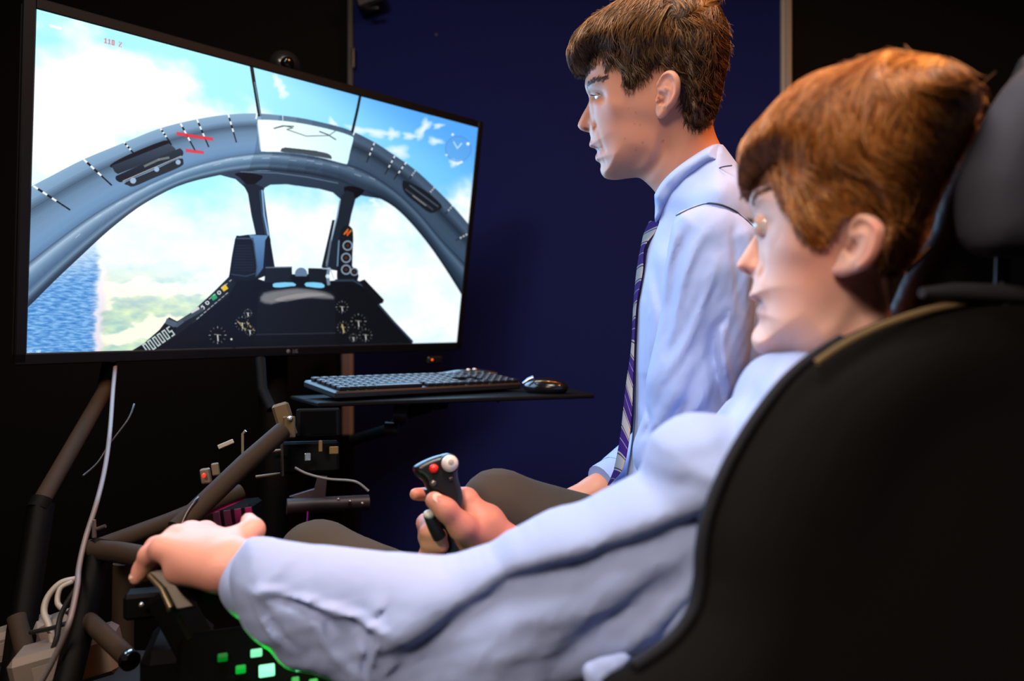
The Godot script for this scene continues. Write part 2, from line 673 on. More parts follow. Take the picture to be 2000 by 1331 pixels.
		for j in ny - 1:
			for i in nx - 1:
				var c := j * nx + i
				var q := [c, c + 1, c + nx, c + nx + 1]
				var ins := 0
				var flo := 1e9
				var fhi := -1e9
				var blo := 1e9
				var bhi := -1e9
				for e in q:
					if g[e] > 0.0:
						ins += 1
						flo = minf(flo, xf[e])
						fhi = maxf(fhi, xf[e])
						blo = minf(blo, xb[e])
						bhi = maxf(bhi, xb[e])
				if ins == 0:
					continue
				var spans := [[blo, fhi]]
				if ins == 4 and flo - bhi > 2.0 * h:
					spans = [[blo, bhi], [flo, fhi]]
				for sp in spans:
					for k in range(floori(sp[0] / h - 0.01), floori(sp[1] / h + 0.01) + 1):
						var mask := 0
						for e in 8:
							var id: int = q[e & 3]
							var x := (k + (e >> 2)) * h - mid[id]
							var val := x * x - gf[id] if x > 0.0 else x * x / (back * back) - g[id]
							corner[e] = val
							if val < 0.0:
								mask |= 1 << e
						if mask == 0 or mask == 255:
							continue
						var s := Vector3.ZERO
						var cnt := 0
						for ed in [[0, 1], [2, 3], [4, 5], [6, 7], [0, 2], [1, 3], [4, 6], [5, 7], [0, 4], [1, 5], [2, 6], [3, 7]]:
							var e0: int = ed[0]
							var e1: int = ed[1]
							if ((mask >> e0) & 1) == ((mask >> e1) & 1):
								continue
							var t := corner[e0] / (corner[e0] - corner[e1])
							s += Vector3(e0 & 1, (e0 >> 1) & 1, e0 >> 2).lerp(Vector3(e1 & 1, (e1 >> 1) & 1, e1 >> 2), t)
							cnt += 1
						s /= cnt
						cells[((k + 2000) * ny + j) * nx + i] = list_i.size()
						list_i.append(i)
						list_j.append(j)
						list_k.append(k)
						masks.append(mask)
						var fi := int(s.y + 0.5) * nx + int(s.x + 0.5)
						buf.vert(world(a0 + (i + s.x) * h, b0 + (j + s.y) * h, (k + s.z) * h), Vector3.ZERO, col[c + fi], Vector2(a0 + (i + s.x) * h, b0 + (j + s.y) * h))
		var step := [1, nx, ny * nx]
		var dirs := [ex, ey, n]
		for cix in list_i.size():
			var key := ((list_k[cix] + 2000) * ny + list_j[cix]) * nx + list_i[cix]
			var mask := masks[cix]
			for ax in 3:
				var e: int = [1, 2, 4][ax]
				if (mask & 1) == ((mask >> e) & 1):
					continue
				var s1: int = step[(ax + 1) % 3]
				var s2: int = step[(ax + 2) % 3]
				if not (cells.has(key - s1) and cells.has(key - s2) and cells.has(key - s1 - s2)):
					continue
				var va: int = first + cix
				var vb: int = first + cells[key - s1]
				var vc: int = first + cells[key - s1 - s2]
				var vd: int = first + cells[key - s2]
				var outward: Vector3 = dirs[ax] * (1.0 if mask & 1 else -1.0)
				if (buf.v[vc] - buf.v[va]).cross(buf.v[vd] - buf.v[vb]).dot(outward) < 0.0:
					var sw := vb
					vb = vd
					vd = sw
				var cr := (buf.v[vc] - buf.v[va]).cross(buf.v[vd] - buf.v[vb])
				for w in [va, vb, vc, vd]:
					buf.n[w] += cr
				buf.idx.append_array([va, vc, vb, va, vd, vc])
		for k in range(first, buf.v.size()):
			buf.n[k] = buf.n[k].normalized()

# Joints and bones melted into one skin: [from, to, radius, radius] capsules on a grid.
static func blob(buf: Buf, bones: Array, cell: float, k: float, colour: Callable) -> void:
	var lo := Vector3(1e9, 1e9, 1e9)
	var hi := -lo
	for b in bones:
		for e in 2:
			var r: float = b[2 + e] + cell * 3
			lo = lo.min(b[e] - Vector3(r, r, r))
			hi = hi.max(b[e] + Vector3(r, r, r))
	var nx := int((hi.x - lo.x) / cell) + 2
	var ny := int((hi.y - lo.y) / cell) + 2
	var nz := int((hi.z - lo.z) / cell) + 2
	var f := PackedFloat32Array()
	f.resize(nx * ny * nz)
	f.fill(1.0)
	for b in bones:
		var p: Vector3 = b[0]
		var q: Vector3 = b[1]
		var r0: float = b[2]
		var r1: float = b[3]
		var m := maxf(r0, r1) + k + cell * 2
		var mn := ((p.min(q) - Vector3(m, m, m) - lo) / cell).max(Vector3.ZERO)
		var mx := (p.max(q) + Vector3(m, m, m) - lo) / cell
		var pq := q - p
		var l2 := maxf(pq.length_squared(), 1e-12)
		for z in range(int(mn.z), mini(nz, int(mx.z) + 2)):
			for y in range(int(mn.y), mini(ny, int(mx.y) + 2)):
				for x in range(int(mn.x), mini(nx, int(mx.x) + 2)):
					var w := lo + Vector3(x, y, z) * cell
					var t := clampf((w - p).dot(pq) / l2, 0.0, 1.0)
					var d := w.distance_to(p + pq * t) - lerpf(r0, r1, t)
					var id := (z * ny + y) * nx + x
					var e := maxf(k - absf(f[id] - d), 0.0) / k
					f[id] = minf(f[id], d) - e * e * k * 0.25
	var cells := {}
	var first := buf.v.size()
	var offs := [0, 1, nx, nx + 1, nx * ny, nx * ny + 1, nx * ny + nx, nx * ny + nx + 1]
	var keys := PackedInt32Array()
	var masks := PackedInt32Array()
	for z in nz - 1:
		for y in ny - 1:
			for x in nx - 1:
				var id := (z * ny + y) * nx + x
				if absf(f[id]) > cell * 2.5:
					continue
				var mask := 0
				for e in 8:
					if f[id + offs[e]] < 0.0:
						mask |= 1 << e
				if mask == 0 or mask == 255:
					continue
				var s := Vector3.ZERO
				var cnt := 0
				for ed in [[0, 1], [2, 3], [4, 5], [6, 7], [0, 2], [1, 3], [4, 6], [5, 7], [0, 4], [1, 5], [2, 6], [3, 7]]:
					var e0: int = ed[0]
					var e1: int = ed[1]
					if ((mask >> e0) & 1) == ((mask >> e1) & 1):
						continue
					var v0 := f[id + offs[e0]]
					var t := v0 / (v0 - f[id + offs[e1]])
					s += Vector3(e0 & 1, (e0 >> 1) & 1, e0 >> 2).lerp(Vector3(e1 & 1, (e1 >> 1) & 1, e1 >> 2), t)
					cnt += 1
				var w := lo + (Vector3(x, y, z) + s / cnt) * cell
				cells[id] = keys.size()
				keys.append(id)
				masks.append(mask)
				buf.vert(w, Vector3.ZERO, colour.call(w), Vector2(w.x, w.y))
	var step := [1, nx, nx * ny]
	var dirs := [Vector3.RIGHT, Vector3.UP, Vector3.BACK]
	for cix in keys.size():
		var mask := masks[cix]
		for ax in 3:
			if (mask & 1) == ((mask >> [1, 2, 4][ax]) & 1):
				continue
			var s1: int = step[(ax + 1) % 3]
			var s2: int = step[(ax + 2) % 3]
			var key := keys[cix]
			if not (cells.has(key - s1) and cells.has(key - s2) and cells.has(key - s1 - s2)):
				continue
			var va: int = first + cix
			var vb: int = first + cells[key - s1]
			var vc: int = first + cells[key - s1 - s2]
			var vd: int = first + cells[key - s2]
			if (buf.v[vc] - buf.v[va]).cross(buf.v[vd] - buf.v[vb]).dot(dirs[ax] * (1.0 if mask & 1 else -1.0)) < 0.0:
				var sw := vb
				vb = vd
				vd = sw
			var cr := (buf.v[vc] - buf.v[va]).cross(buf.v[vd] - buf.v[vb])
			for w in [va, vb, vc, vd]:
				buf.n[w] += cr
			buf.idx.append_array([va, vc, vb, va, vd, vc])
	for i in range(first, buf.v.size()):
		buf.n[i] = buf.n[i].normalized()

# ---------------------------------------------------------------- scene kit
var taken := {}

func numbered(called: String) -> String:
	taken[called] = taken.get(called, -1) + 1
	return called if taken[called] == 0 else "%s_%03d" % [called, taken[called]]

func thing(called: String, label: String, category: String, where := Vector3.ZERO, group := "") -> Node3D:
	var t := Node3D.new()
	t.name = numbered(called)
	add_child(t, true)
	t.position = where
	t.set_meta("label", label)
	t.set_meta("category", category)
	if group:
		t.set_meta("group", group)
	return t

func part(called: String, what: Variant, mat: Material, parent: Node3D, label := "") -> MeshInstance3D:
	var m := MeshInstance3D.new()
	m.mesh = what.mesh() if what is Buf else what
	m.material_override = mat
	m.name = called
	parent.add_child(m, true)
	var p := parent
	var off := Vector3.ZERO
	while p != self:
		off += p.position
		p = p.get_parent()
	m.position = -off
	if label:
		m.set_meta("label", label)
	return m

func struct(called: String, what: Variant, mat: Material) -> MeshInstance3D:
	var m := part(called, what, mat, self)
	m.set_meta("kind", "structure")
	return m

func mat(c: Color, rough := 0.6, metal := 0.0, spec := 0.5) -> StandardMaterial3D:
	var m := StandardMaterial3D.new()
	m.albedo_color = c
	m.roughness = rough
	m.metallic = metal
	m.metallic_specular = spec
	return m

func glow(c: Color, e: float) -> StandardMaterial3D:
	var m := mat(Color(0.02, 0.02, 0.02), 0.5)
	m.emission_enabled = true
	m.emission = c
	m.emission_energy_multiplier = e
	return m

func tinted(rough := 0.6, spec := 0.5) -> StandardMaterial3D:
	var m := mat(Color.WHITE, rough, 0.0, spec)
	m.vertex_color_use_as_albedo = true
	return m

func noise_tex(freq: float, seed_: int, normal := false, size := 512, oct := 4, bump := 4.0, lo := 0.0, hi := 1.0) -> NoiseTexture2D:
	var f := FastNoiseLite.new()
	f.seed = seed_
	f.frequency = freq
	f.fractal_octaves = oct
	var t := NoiseTexture2D.new()
	t.width = size
	t.height = size
	t.seamless = true
	t.noise = f
	t.as_normal_map = normal
	t.bump_strength = bump
	if not normal:
		var gr := Gradient.new()
		gr.set_color(0, Color(lo, lo, lo))
		gr.set_color(1, Color(hi, hi, hi))
		t.color_ramp = gr
	return t
# ---------------------------------------------------------------- the monitor and its picture
var pic: Image
const PW := 1200
const PH := 675

func tv_uv(u: float, v: float) -> Vector2:          # picture position of the point that the photograph shows there
	var d := Vector3((u - 1000.0) / FOCAL, -(v - 665.5) / FOCAL, -1.0)
	var eye := Vector3(0, 1.1, 0)
	var p := eye + d * ((TV_AT - eye).dot(tvb.z) / d.dot(tvb.z)) - TV_AT
	return Vector2((p.dot(tvb.x) / TV_W + 0.5) * PW, (0.5 - p.dot(tvb.y) / TV_H) * PH)

func tvs(px: Array) -> PackedVector2Array:
	var o := PackedVector2Array()
	for i in range(0, px.size(), 2):
		o.append(tv_uv(px[i], px[i + 1]))
	return o

func fill(ring: PackedVector2Array, c: Color, c2 := Color(0, 0, 0, 0), dir := Vector2.ZERO) -> void:     # soft-edged polygon, optionally graded from c to c2 along dir
	var lo := 1e9
	var hi := -1e9
	var dl := 1e9
	var dh := -1e9
	for p in ring:
		lo = minf(lo, p.y)
		hi = maxf(hi, p.y)
		dl = minf(dl, p.dot(dir))
		dh = maxf(dh, p.dot(dir))
	var m := ring.size()
	var cover := PackedFloat32Array()
	cover.resize(PW)
	for y in range(maxi(0, int(lo)), mini(PH, int(hi) + 1)):
		cover.fill(0.0)
		var x_lo := PW
		var x_hi := -1
		for sub in 3:
			var sy := y + (sub + 0.5) / 3.0
			var xs := PackedFloat32Array()
			for i in m:
				var p := ring[i]
				var q := ring[(i + 1) % m]
				if (p.y > sy) != (q.y > sy):
					xs.append(p.x + (sy - p.y) / (q.y - p.y) * (q.x - p.x))
			xs.sort()
			for k in range(0, xs.size() - 1, 2):
				var a := clampf(xs[k], 0.0, PW)
				var b := clampf(xs[k + 1], 0.0, PW)
				if b <= a:
					continue
				var ia := int(a)
				var ib := mini(int(b), PW - 1)
				x_lo = mini(x_lo, ia)
				x_hi = maxi(x_hi, ib)
				if ia == ib:
					cover[ia] += (b - a) / 3.0
				else:
					cover[ia] += (ia + 1 - a) / 3.0
					cover[ib] += (b - ib) / 3.0
					for x in range(ia + 1, ib):
						cover[x] += 0.33334
		for x in range(x_lo, x_hi + 1):
			var e := minf(cover[x], 1.0)
			if e <= 0.003:
				continue
			var cc := c
			if dir != Vector2.ZERO:
				cc = c.lerp(c2, clampf((Vector2(x, y).dot(dir) - dl) / (dh - dl), 0.0, 1.0))
			e *= cc.a
			var was := pic.get_pixel(x, y)
			pic.set_pixel(x, y, Color(lerpf(was.r, cc.r, e), lerpf(was.g, cc.g, e), lerpf(was.b, cc.b, e)))

func band(a: PackedVector2Array, b: PackedVector2Array, cols: Array) -> void:      # the strip between two curves, shaded across in steps
	var n := cols.size() - 1
	var sub := 4
	for k in n * sub:
		var t0 := float(k) / (n * sub)
		var t1 := float(k + 1) / (n * sub) + 0.004
		var ring := PackedVector2Array()
		for i in a.size():
			ring.append(a[i].lerp(b[i], t0))
		for i in range(a.size() - 1, -1, -1):
			ring.append(a[i].lerp(b[i], t1))
		var f := float(k) / sub
		fill(ring, cols[int(f)].lerp(cols[mini(int(f) + 1, n)], f - int(f)))

func resample(p: PackedVector2Array, n: int) -> PackedVector2Array:
	p = smooth_ring(p, 6, false)
	var acc := PackedFloat32Array([0.0])
	for i in range(1, p.size()):
		acc.append(acc[i - 1] + p[i].distance_to(p[i - 1]))
	var out := PackedVector2Array()
	var j := 0
	for k in n + 1:
		var want := acc[acc.size() - 1] * k / n
		while j < p.size() - 2 and acc[j + 1] < want:
			j += 1
		out.append(p[j].lerp(p[j + 1], clampf((want - acc[j]) / maxf(acc[j + 1] - acc[j], 1e-6), 0, 1)))
	return out

func pen(px: Array, width: float, c: Color) -> void:
	var p := tvs(px)
	for i in p.size() - 1:
		var d := (p[i + 1] - p[i]).normalized() * width / 2
		var s := Vector2(-d.y, d.x)
		fill(PackedVector2Array([p[i] - d * 0.4 + s, p[i + 1] + d * 0.4 + s, p[i + 1] + d * 0.4 - s, p[i] - d * 0.4 - s]), c)

func disc(u: float, v: float, r: float, c: Color, hole := 0.0) -> void:
	var ring := PackedVector2Array()
	for k in 25:
		ring.append(tv_uv(u + cos(TAU * k / 24) * r, v + sin(TAU * k / 24) * r))
	if hole > 0.0:
		for k in 25:
			ring.append(tv_uv(u + cos(TAU * k / 24) * hole, v - sin(TAU * k / 24) * hole))
	fill(ring, c)

const GLYPH := {"0": "757555557", "1": "222662227", "5": "744771117", "F": "744774444", "P": "755774444", "S": "744771117", "8": "755775557", "%": "511224455", ":": "002000200", "3": "711771117", "o": "000755557", " ": "000000000", "T": "722222222", "M": "577755555"}

func write(text: String, origin: Vector2, step: Vector2, down: Vector2, c: Color) -> void:      # small pixel lettering on the screen: origin, one column, one row
	for i in text.length():
		var rows: String = {"0": "7555557", "1": "2622227", "5": "7447117", "F": "7447444", "P": "7557444", "S": "7447117", "8": "7557557", "%": "5122445", ":": "0020020", " ": "0000000"}.get(text[i], "7555557")
		for r in 7:
			var bits := int(rows[r])
			for k in 3:
				if bits & (4 >> k):
					var q := origin + step * (i * 4 + k) + down * r
					fill(PackedVector2Array([q, q + step, q + step + down, q + down]), c)

func paint_picture() -> ImageTexture:
	var sky := FastNoiseLite.new()
	sky.seed = 11
	sky.frequency = 0.006
	sky.fractal_octaves = 4
	var fine := FastNoiseLite.new()
	fine.seed = 23
	fine.frequency = 0.035
	fine.fractal_octaves = 3
	var corners := [Vector2(72, 18), Vector2(933, 250), Vector2(52, 690), Vector2(892, 668.5)]
	var data := PackedByteArray()
	data.resize(PW * PH * 3)
	var dl := 1.375
	var dr := 2.18
	var o := 0
	for y in PH:
		var ty := (y + 0.5) / PH
		var zl := lerpf(1.1525, 1.2168, ty)
		var zr := lerpf(1.8525, 1.9168, ty)
		var pl := (corners[0] as Vector2) * 1.1525 * (1 - ty) + (corners[2] as Vector2) * 1.2168 * ty
		var pr := (corners[1] as Vector2) * 1.8525 * (1 - ty) + (corners[3] as Vector2) * 1.9168 * ty
		for x in PW:
			var tx := (x + 0.5) / PW
			var p := pl.lerp(pr, tx) / lerpf(zl, zr, tx)
			var u := p.x
			var v := p.y
			var n1 := sky.get_noise_2d(x * 0.7, y)
			var n2 := fine.get_noise_2d(x * 0.5, y)
			var r := 168.0
			var g := 240.0
			var b := 255.0
			# clear blue deepens to the right and the top
			var e := smoothstep(430.0, 930.0, u) * (1.0 - smoothstep(330.0, 520.0, v + (u - 500) * -0.1))
			r = lerpf(r, 112, e)
			g = lerpf(g, 196, e)
			b = lerpf(b, 250, e)
			e = smoothstep(0.0, 1.0, (u - 520.0) / 400.0 - (v - 150.0 - (u - 500.0) * 0.27) / 130.0)
			r = lerpf(r, 70, e * 0.7)
			g = lerpf(g, 150, e * 0.7)
			b = lerpf(b, 244, e * 0.7)
			# the bright cloud bank on the left
			var q := Vector2((u - 215.0) / 300.0, (v - 175.0 - (u - 215.0) * 0.36) / 118.0)
			e = smoothstep(0.15, 0.75, 1.25 - q.length() + n1 * 0.75)
			e = maxf(e, smoothstep(0.3, 0.8, 1.0 - Vector2((u - 120.0) / 190.0, (v - 290.0) / 110.0).length() + n1 * 0.4 + 0.25))
			# haze behind the windscreen
			var low := smoothstep(330.0, 430.0, v + n1 * 60.0)
			e = maxf(e, low * clampf(0.86 + n1 * 0.36 + n2 * 0.08, 0.0, 1.0))
			var wc := clampf(e, 0.0, 1.0)
			r = lerpf(r, 250, wc)
			g = lerpf(g, 254, wc)
			b = lerpf(b, 255, wc)
			# sea, shore and fields at the lower left
			var shore := 200.0 - smoothstep(470.0, 690.0, v) * 8.0 + n2 * 9.0
			var down := smoothstep(455.0, 640.0, v)
			if u < 520.0 and v > 430.0:
				var sea := (1.0 - smoothstep(shore - 14.0, shore, u)) * smoothstep(470.0, 590.0, v + (u - 60) * 0.25)
				var wave := fine.get_noise_2d(x * 1.2 - y * 0.3, y * 5.0)
				r = lerpf(r, 92 + wave * 70, sea * 0.95)
				g = lerpf(g, 152 + wave * 60, sea * 0.95)
				b = lerpf(b, 214 + wave * 40, sea * 0.95)
				var beach := exp(-pow((u - shore - 2.0) / 13.0, 2.0)) * down
				r = lerpf(r, 226, beach * 0.7)
				g = lerpf(g, 206, beach * 0.7)
				b = lerpf(b, 218, beach * 0.7)
				var land := smoothstep(shore, shore + 14.0, u) * smoothstep(0.0, 1.0, (v - 470.0 - absf(u - 250.0) * 0.12) / 150.0) * (1.0 - smoothstep(400.0, 520.0, u))
				var strip := sin(v * 0.085 + u * 0.012 + n1 * 3.0) + n2 * 0.7
				var f := smoothstep(-0.25, 0.5, strip)
				var green := Vector3(160 + n2 * 60, 196 + n2 * 50, 156)
				var straw := Vector3(252, 248, 206)
				var lc := green.lerp(straw, f)
				r = lerpf(r, lc.x, land * 0.6)
				g = lerpf(g, lc.y, land * 0.6)
				b = lerpf(b, lc.z, land * 0.6)
			data[o] = int(clampf(r, 0, 255))
			data[o + 1] = int(clampf(g, 0, 255))
			data[o + 2] = int(clampf(b, 0, 255))
			o += 3
	pic = Image.create_from_data(PW, PH, false, Image.FORMAT_RGB8, data)
	paint_cloud_scraps()
	paint_canopy()
	paint_panel()
	paint_signs()
	return ImageTexture.create_from_image(pic)

func puff(list: Array) -> void:          # soft white scraps: u, v, radius along, radius across, slope
	for s in list:
		for k in 7:
			var ring := PackedVector2Array()
			var f := 1.0 - k * 0.13
			for i in 20:
				var an := TAU * i / 20
				var wob := 1.0 + 0.22 * sin(an * 3 + s[0]) + 0.12 * sin(an * 5 + s[1])
				var x: float = cos(an) * s[2] * f * wob
				var y: float = sin(an) * s[3] * f * wob
				ring.append(tv_uv(s[0] + x * cos(s[4]) - y * sin(s[4]), s[1] + x * sin(s[4]) + y * cos(s[4])))
			fill(ring, Color(0.97, 0.99, 1.0, 0.2))

func paint_cloud_scraps() -> void:
	puff([[541, 158, 9, 15, -0.3], [553, 182, 10, 14, -0.4], [548, 170, 9, 14, -0.4], [650, 240, 14, 7, 0.8], [700, 254, 28, 8, 0.2], [738, 260, 26, 10, 0.15], [768, 262, 14, 12, 0],
		[800, 266, 16, 8, 0.1], [822, 258, 10, 18, 0.5], [832, 244, 11, 14, 0.4], [856, 246, 12, 6, -0.2], [850, 276, 17, 8, 0.1], [778, 296, 26, 14, 0.25], [888, 318, 13, 9, 0],
		[735, 400, 9, 6, 0], [752, 412, 10, 8, 0], [745, 430, 8, 7, 0], [768, 448, 14, 8, 0.3], [728, 392, 8, 5, 0.2]])

func curve(px: Array, n := 60) -> PackedVector2Array:
	return resample(tvs(px), n)

func paint_canopy() -> void:
	var outer := curve([40, 378, 62, 364, 100, 344, 162, 312, 242, 279, 312, 251, 385, 233, 445, 224, 500, 221.7, 552, 226, 600, 233, 648, 244, 684, 255, 731, 278, 771, 304, 812, 333, 848, 366, 884, 402, 915, 438, 940, 470])
	var seam := curve([30, 532, 57, 512, 102, 477, 150, 441, 205, 405, 280, 365, 355, 332, 430, 310, 505, 299, 550, 300, 588, 304, 640, 312, 680, 321, 720, 337, 768, 369, 798, 395, 826, 424, 860, 465, 909, 516, 935, 545])
	var inner := curve([30, 622, 55, 600, 105, 550, 158, 500, 210, 452, 263, 410, 300, 387, 337, 368, 370, 356, 410, 346, 458, 337, 510, 333, 560, 336, 610, 343, 660, 356, 705, 378, 747, 390, 789, 421, 842, 484, 894, 563, 920, 610])
	band(outer, seam, [rgb(134, 168, 198), rgb(122, 156, 188), rgb(70, 94, 118), rgb(100, 130, 160), rgb(110, 142, 176), rgb(112, 147, 184), rgb(106, 143, 182), rgb(86, 120, 156)])
	# right half falls into shade
	for k in 9:
		var sh := [rgb(58, 78, 102), rgb(70, 90, 112), rgb(30, 44, 60), rgb(54, 72, 92), rgb(56, 76, 98), rgb(50, 70, 92)]
		for e in 6:
			sh[e].a = 0.28
		band(outer.slice(24 + k * 2), seam.slice(24 + k * 2), sh)
	band(seam, inner, [rgb(66, 92, 122), rgb(158, 184, 210), rgb(112, 142, 172), rgb(86, 116, 148), rgb(68, 96, 128), rgb(106, 134, 160), rgb(44, 62, 82), rgb(26, 36, 50)])
	for k in 9:
		var sh := [rgb(34, 48, 66), rgb(80, 102, 126), rgb(56, 76, 98), rgb(38, 54, 72), rgb(30, 44, 60), rgb(18, 28, 40)]
		for e in 6:
			sh[e].a = 0.26
		band(seam.slice(24 + k * 2), inner.slice(24 + k * 2), sh)
	# scuffs along the tube
	for k in range(6, 40):
		var t := 0.22 + 0.1 * sin(k * 2.3)
		var p := seam[k].lerp(inner[k], t)
		var q := seam[k + 1].lerp(inner[k + 1], t)
		if (k * 7) % 5 < 3:
			var s := (q - p).orthogonal().normalized() * (0.8 + 0.9 * absf(sin(k * 1.7)))
			q = p.lerp(q, 0.4 + 0.5 * absf(sin(k * 3.1)))
			fill(PackedVector2Array([p + s * 0.3, q + s, q - s * 0.6, p - s]), Color(0.78, 0.85, 0.92, 0.45))
	# clear pane in the middle of the hoop
	var pane := smooth_ring(tvs([503, 240, 512, 234, 560, 237, 610, 245, 660, 257, 686, 266, 690, 272, 684, 296, 679, 318, 672, 320, 630, 309, 588, 301, 545, 297, 514, 296, 509, 290]), 3)
	fill(pane, rgb(250, 255, 252), rgb(205, 246, 252), Vector2(0.8, -0.5))
	pen([503, 243, 509, 292], 3, rgb(180, 205, 220))
	fill(smooth_ring(tvs([549, 293, 556, 289, 600, 293, 640, 300, 648, 310, 636, 309, 590, 301, 552, 297]), 3), rgb(66, 78, 88))
	pen([556, 289, 620, 296], 2, rgb(30, 38, 46))
	pen([536, 251, 556, 246, 572, 250, 560, 253, 598, 266, 642, 265, 655, 256, 648, 244], 2, rgb(84, 96, 104))
	pen([552, 226, 553, 244], 2, rgb(220, 240, 250))
	pen([624, 257, 640, 263, 656, 273], 3, rgb(66, 78, 90))
	pen([535, 251, 552, 246, 574, 247], 2.5, rgb(70, 82, 92))
	# rods to the upper edge of the picture
	pen([491, 128, 496, 160, 502, 195, 507, 226], 9, rgb(16, 26, 34))
	pen([497, 160, 509, 228], 2, rgb(120, 160, 180))
	pen([704, 185, 698, 215, 688, 258], 8, rgb(16, 26, 34))
	pen([500, 232, 502, 222], 4, rgb(235, 250, 255))
	pen([690, 264, 694, 254], 4, rgb(225, 240, 255))
	# dashed seams across the hoop
	for s in [[66, 364, 138, 411], [164, 312, 219, 363], [242, 278, 264, 303], [314, 252, 332, 278], [353, 242, 382, 296], [385, 234, 408, 288], [446, 224, 462, 279], [731, 280, 716, 318], [771, 305, 752, 341], [793, 318, 769, 351], [811, 334, 800, 349], [848, 367, 836, 381], [884, 402, 870, 418], [912, 458, 890, 470]]:
		var n := 4
		for k in n * 2:
			var t0 := float(k) / (n * 2)
			var t1 := float(k + 1) / (n * 2) - 0.02
			pen([lerpf(s[0], s[2], t0), lerpf(s[1], s[3], t0), lerpf(s[0], s[2], t1), lerpf(s[1], s[3], t1)], 4 if k < 5 else 3, rgb(238, 246, 250) if k % 2 == 0 and k < 5 else rgb(14, 20, 28))
	# left handle
	fill(smooth_ring(tvs([216, 322, 250, 303, 320, 275, 334, 280, 330, 286, 280, 303, 226, 326]), 3), rgb(14, 19, 26))
	fill(tvs([218, 324, 330, 280, 342, 290, 344, 296, 230, 340, 224, 336]), rgb(58, 74, 92), rgb(30, 40, 54), Vector2(0.3, 1))
	fill(smooth_ring(tvs([226, 346, 240, 338, 340, 294, 354, 292, 358, 300, 350, 308, 300, 330, 244, 354, 230, 354]), 3), rgb(40, 50, 64), rgb(18, 25, 34), Vector2(0.3, 1))
	pen([240, 354, 300, 328, 354, 305], 2, rgb(170, 176, 172))
	fill(smooth_ring(tvs([246, 356, 300, 333, 350, 310, 358, 316, 352, 326, 300, 348, 262, 364, 250, 362]), 3), rgb(34, 42, 48))
	disc(260, 353, 6, rgb(152, 176, 205))
	disc(306, 331, 5, rgb(152, 176, 205))
	disc(348, 317, 5, rgb(152, 176, 205))
	pen([282, 325, 310, 312, 330, 308], 5, Color(0.55, 0.58, 0.55, 0.7))
	# right handle
	fill(smooth_ring(tvs([786, 356, 794, 354, 830, 372, 862, 400, 858, 410, 840, 416, 815, 398, 790, 376]), 3), rgb(20, 26, 34))
	pen([800, 362, 856, 404], 4, rgb(70, 84, 100))
	pen([792, 370, 846, 410], 4, rgb(62, 70, 82))
	pen([806, 382, 832, 402], 3, rgb(130, 136, 140))
	# red marks on the hoop
	pen([346, 261, 376, 266, 415, 272], 7, Color(0.93, 0.2, 0.25, 0.85))
	pen([364, 294, 380, 296, 397, 298], 7, Color(0.93, 0.2, 0.25, 0.8))

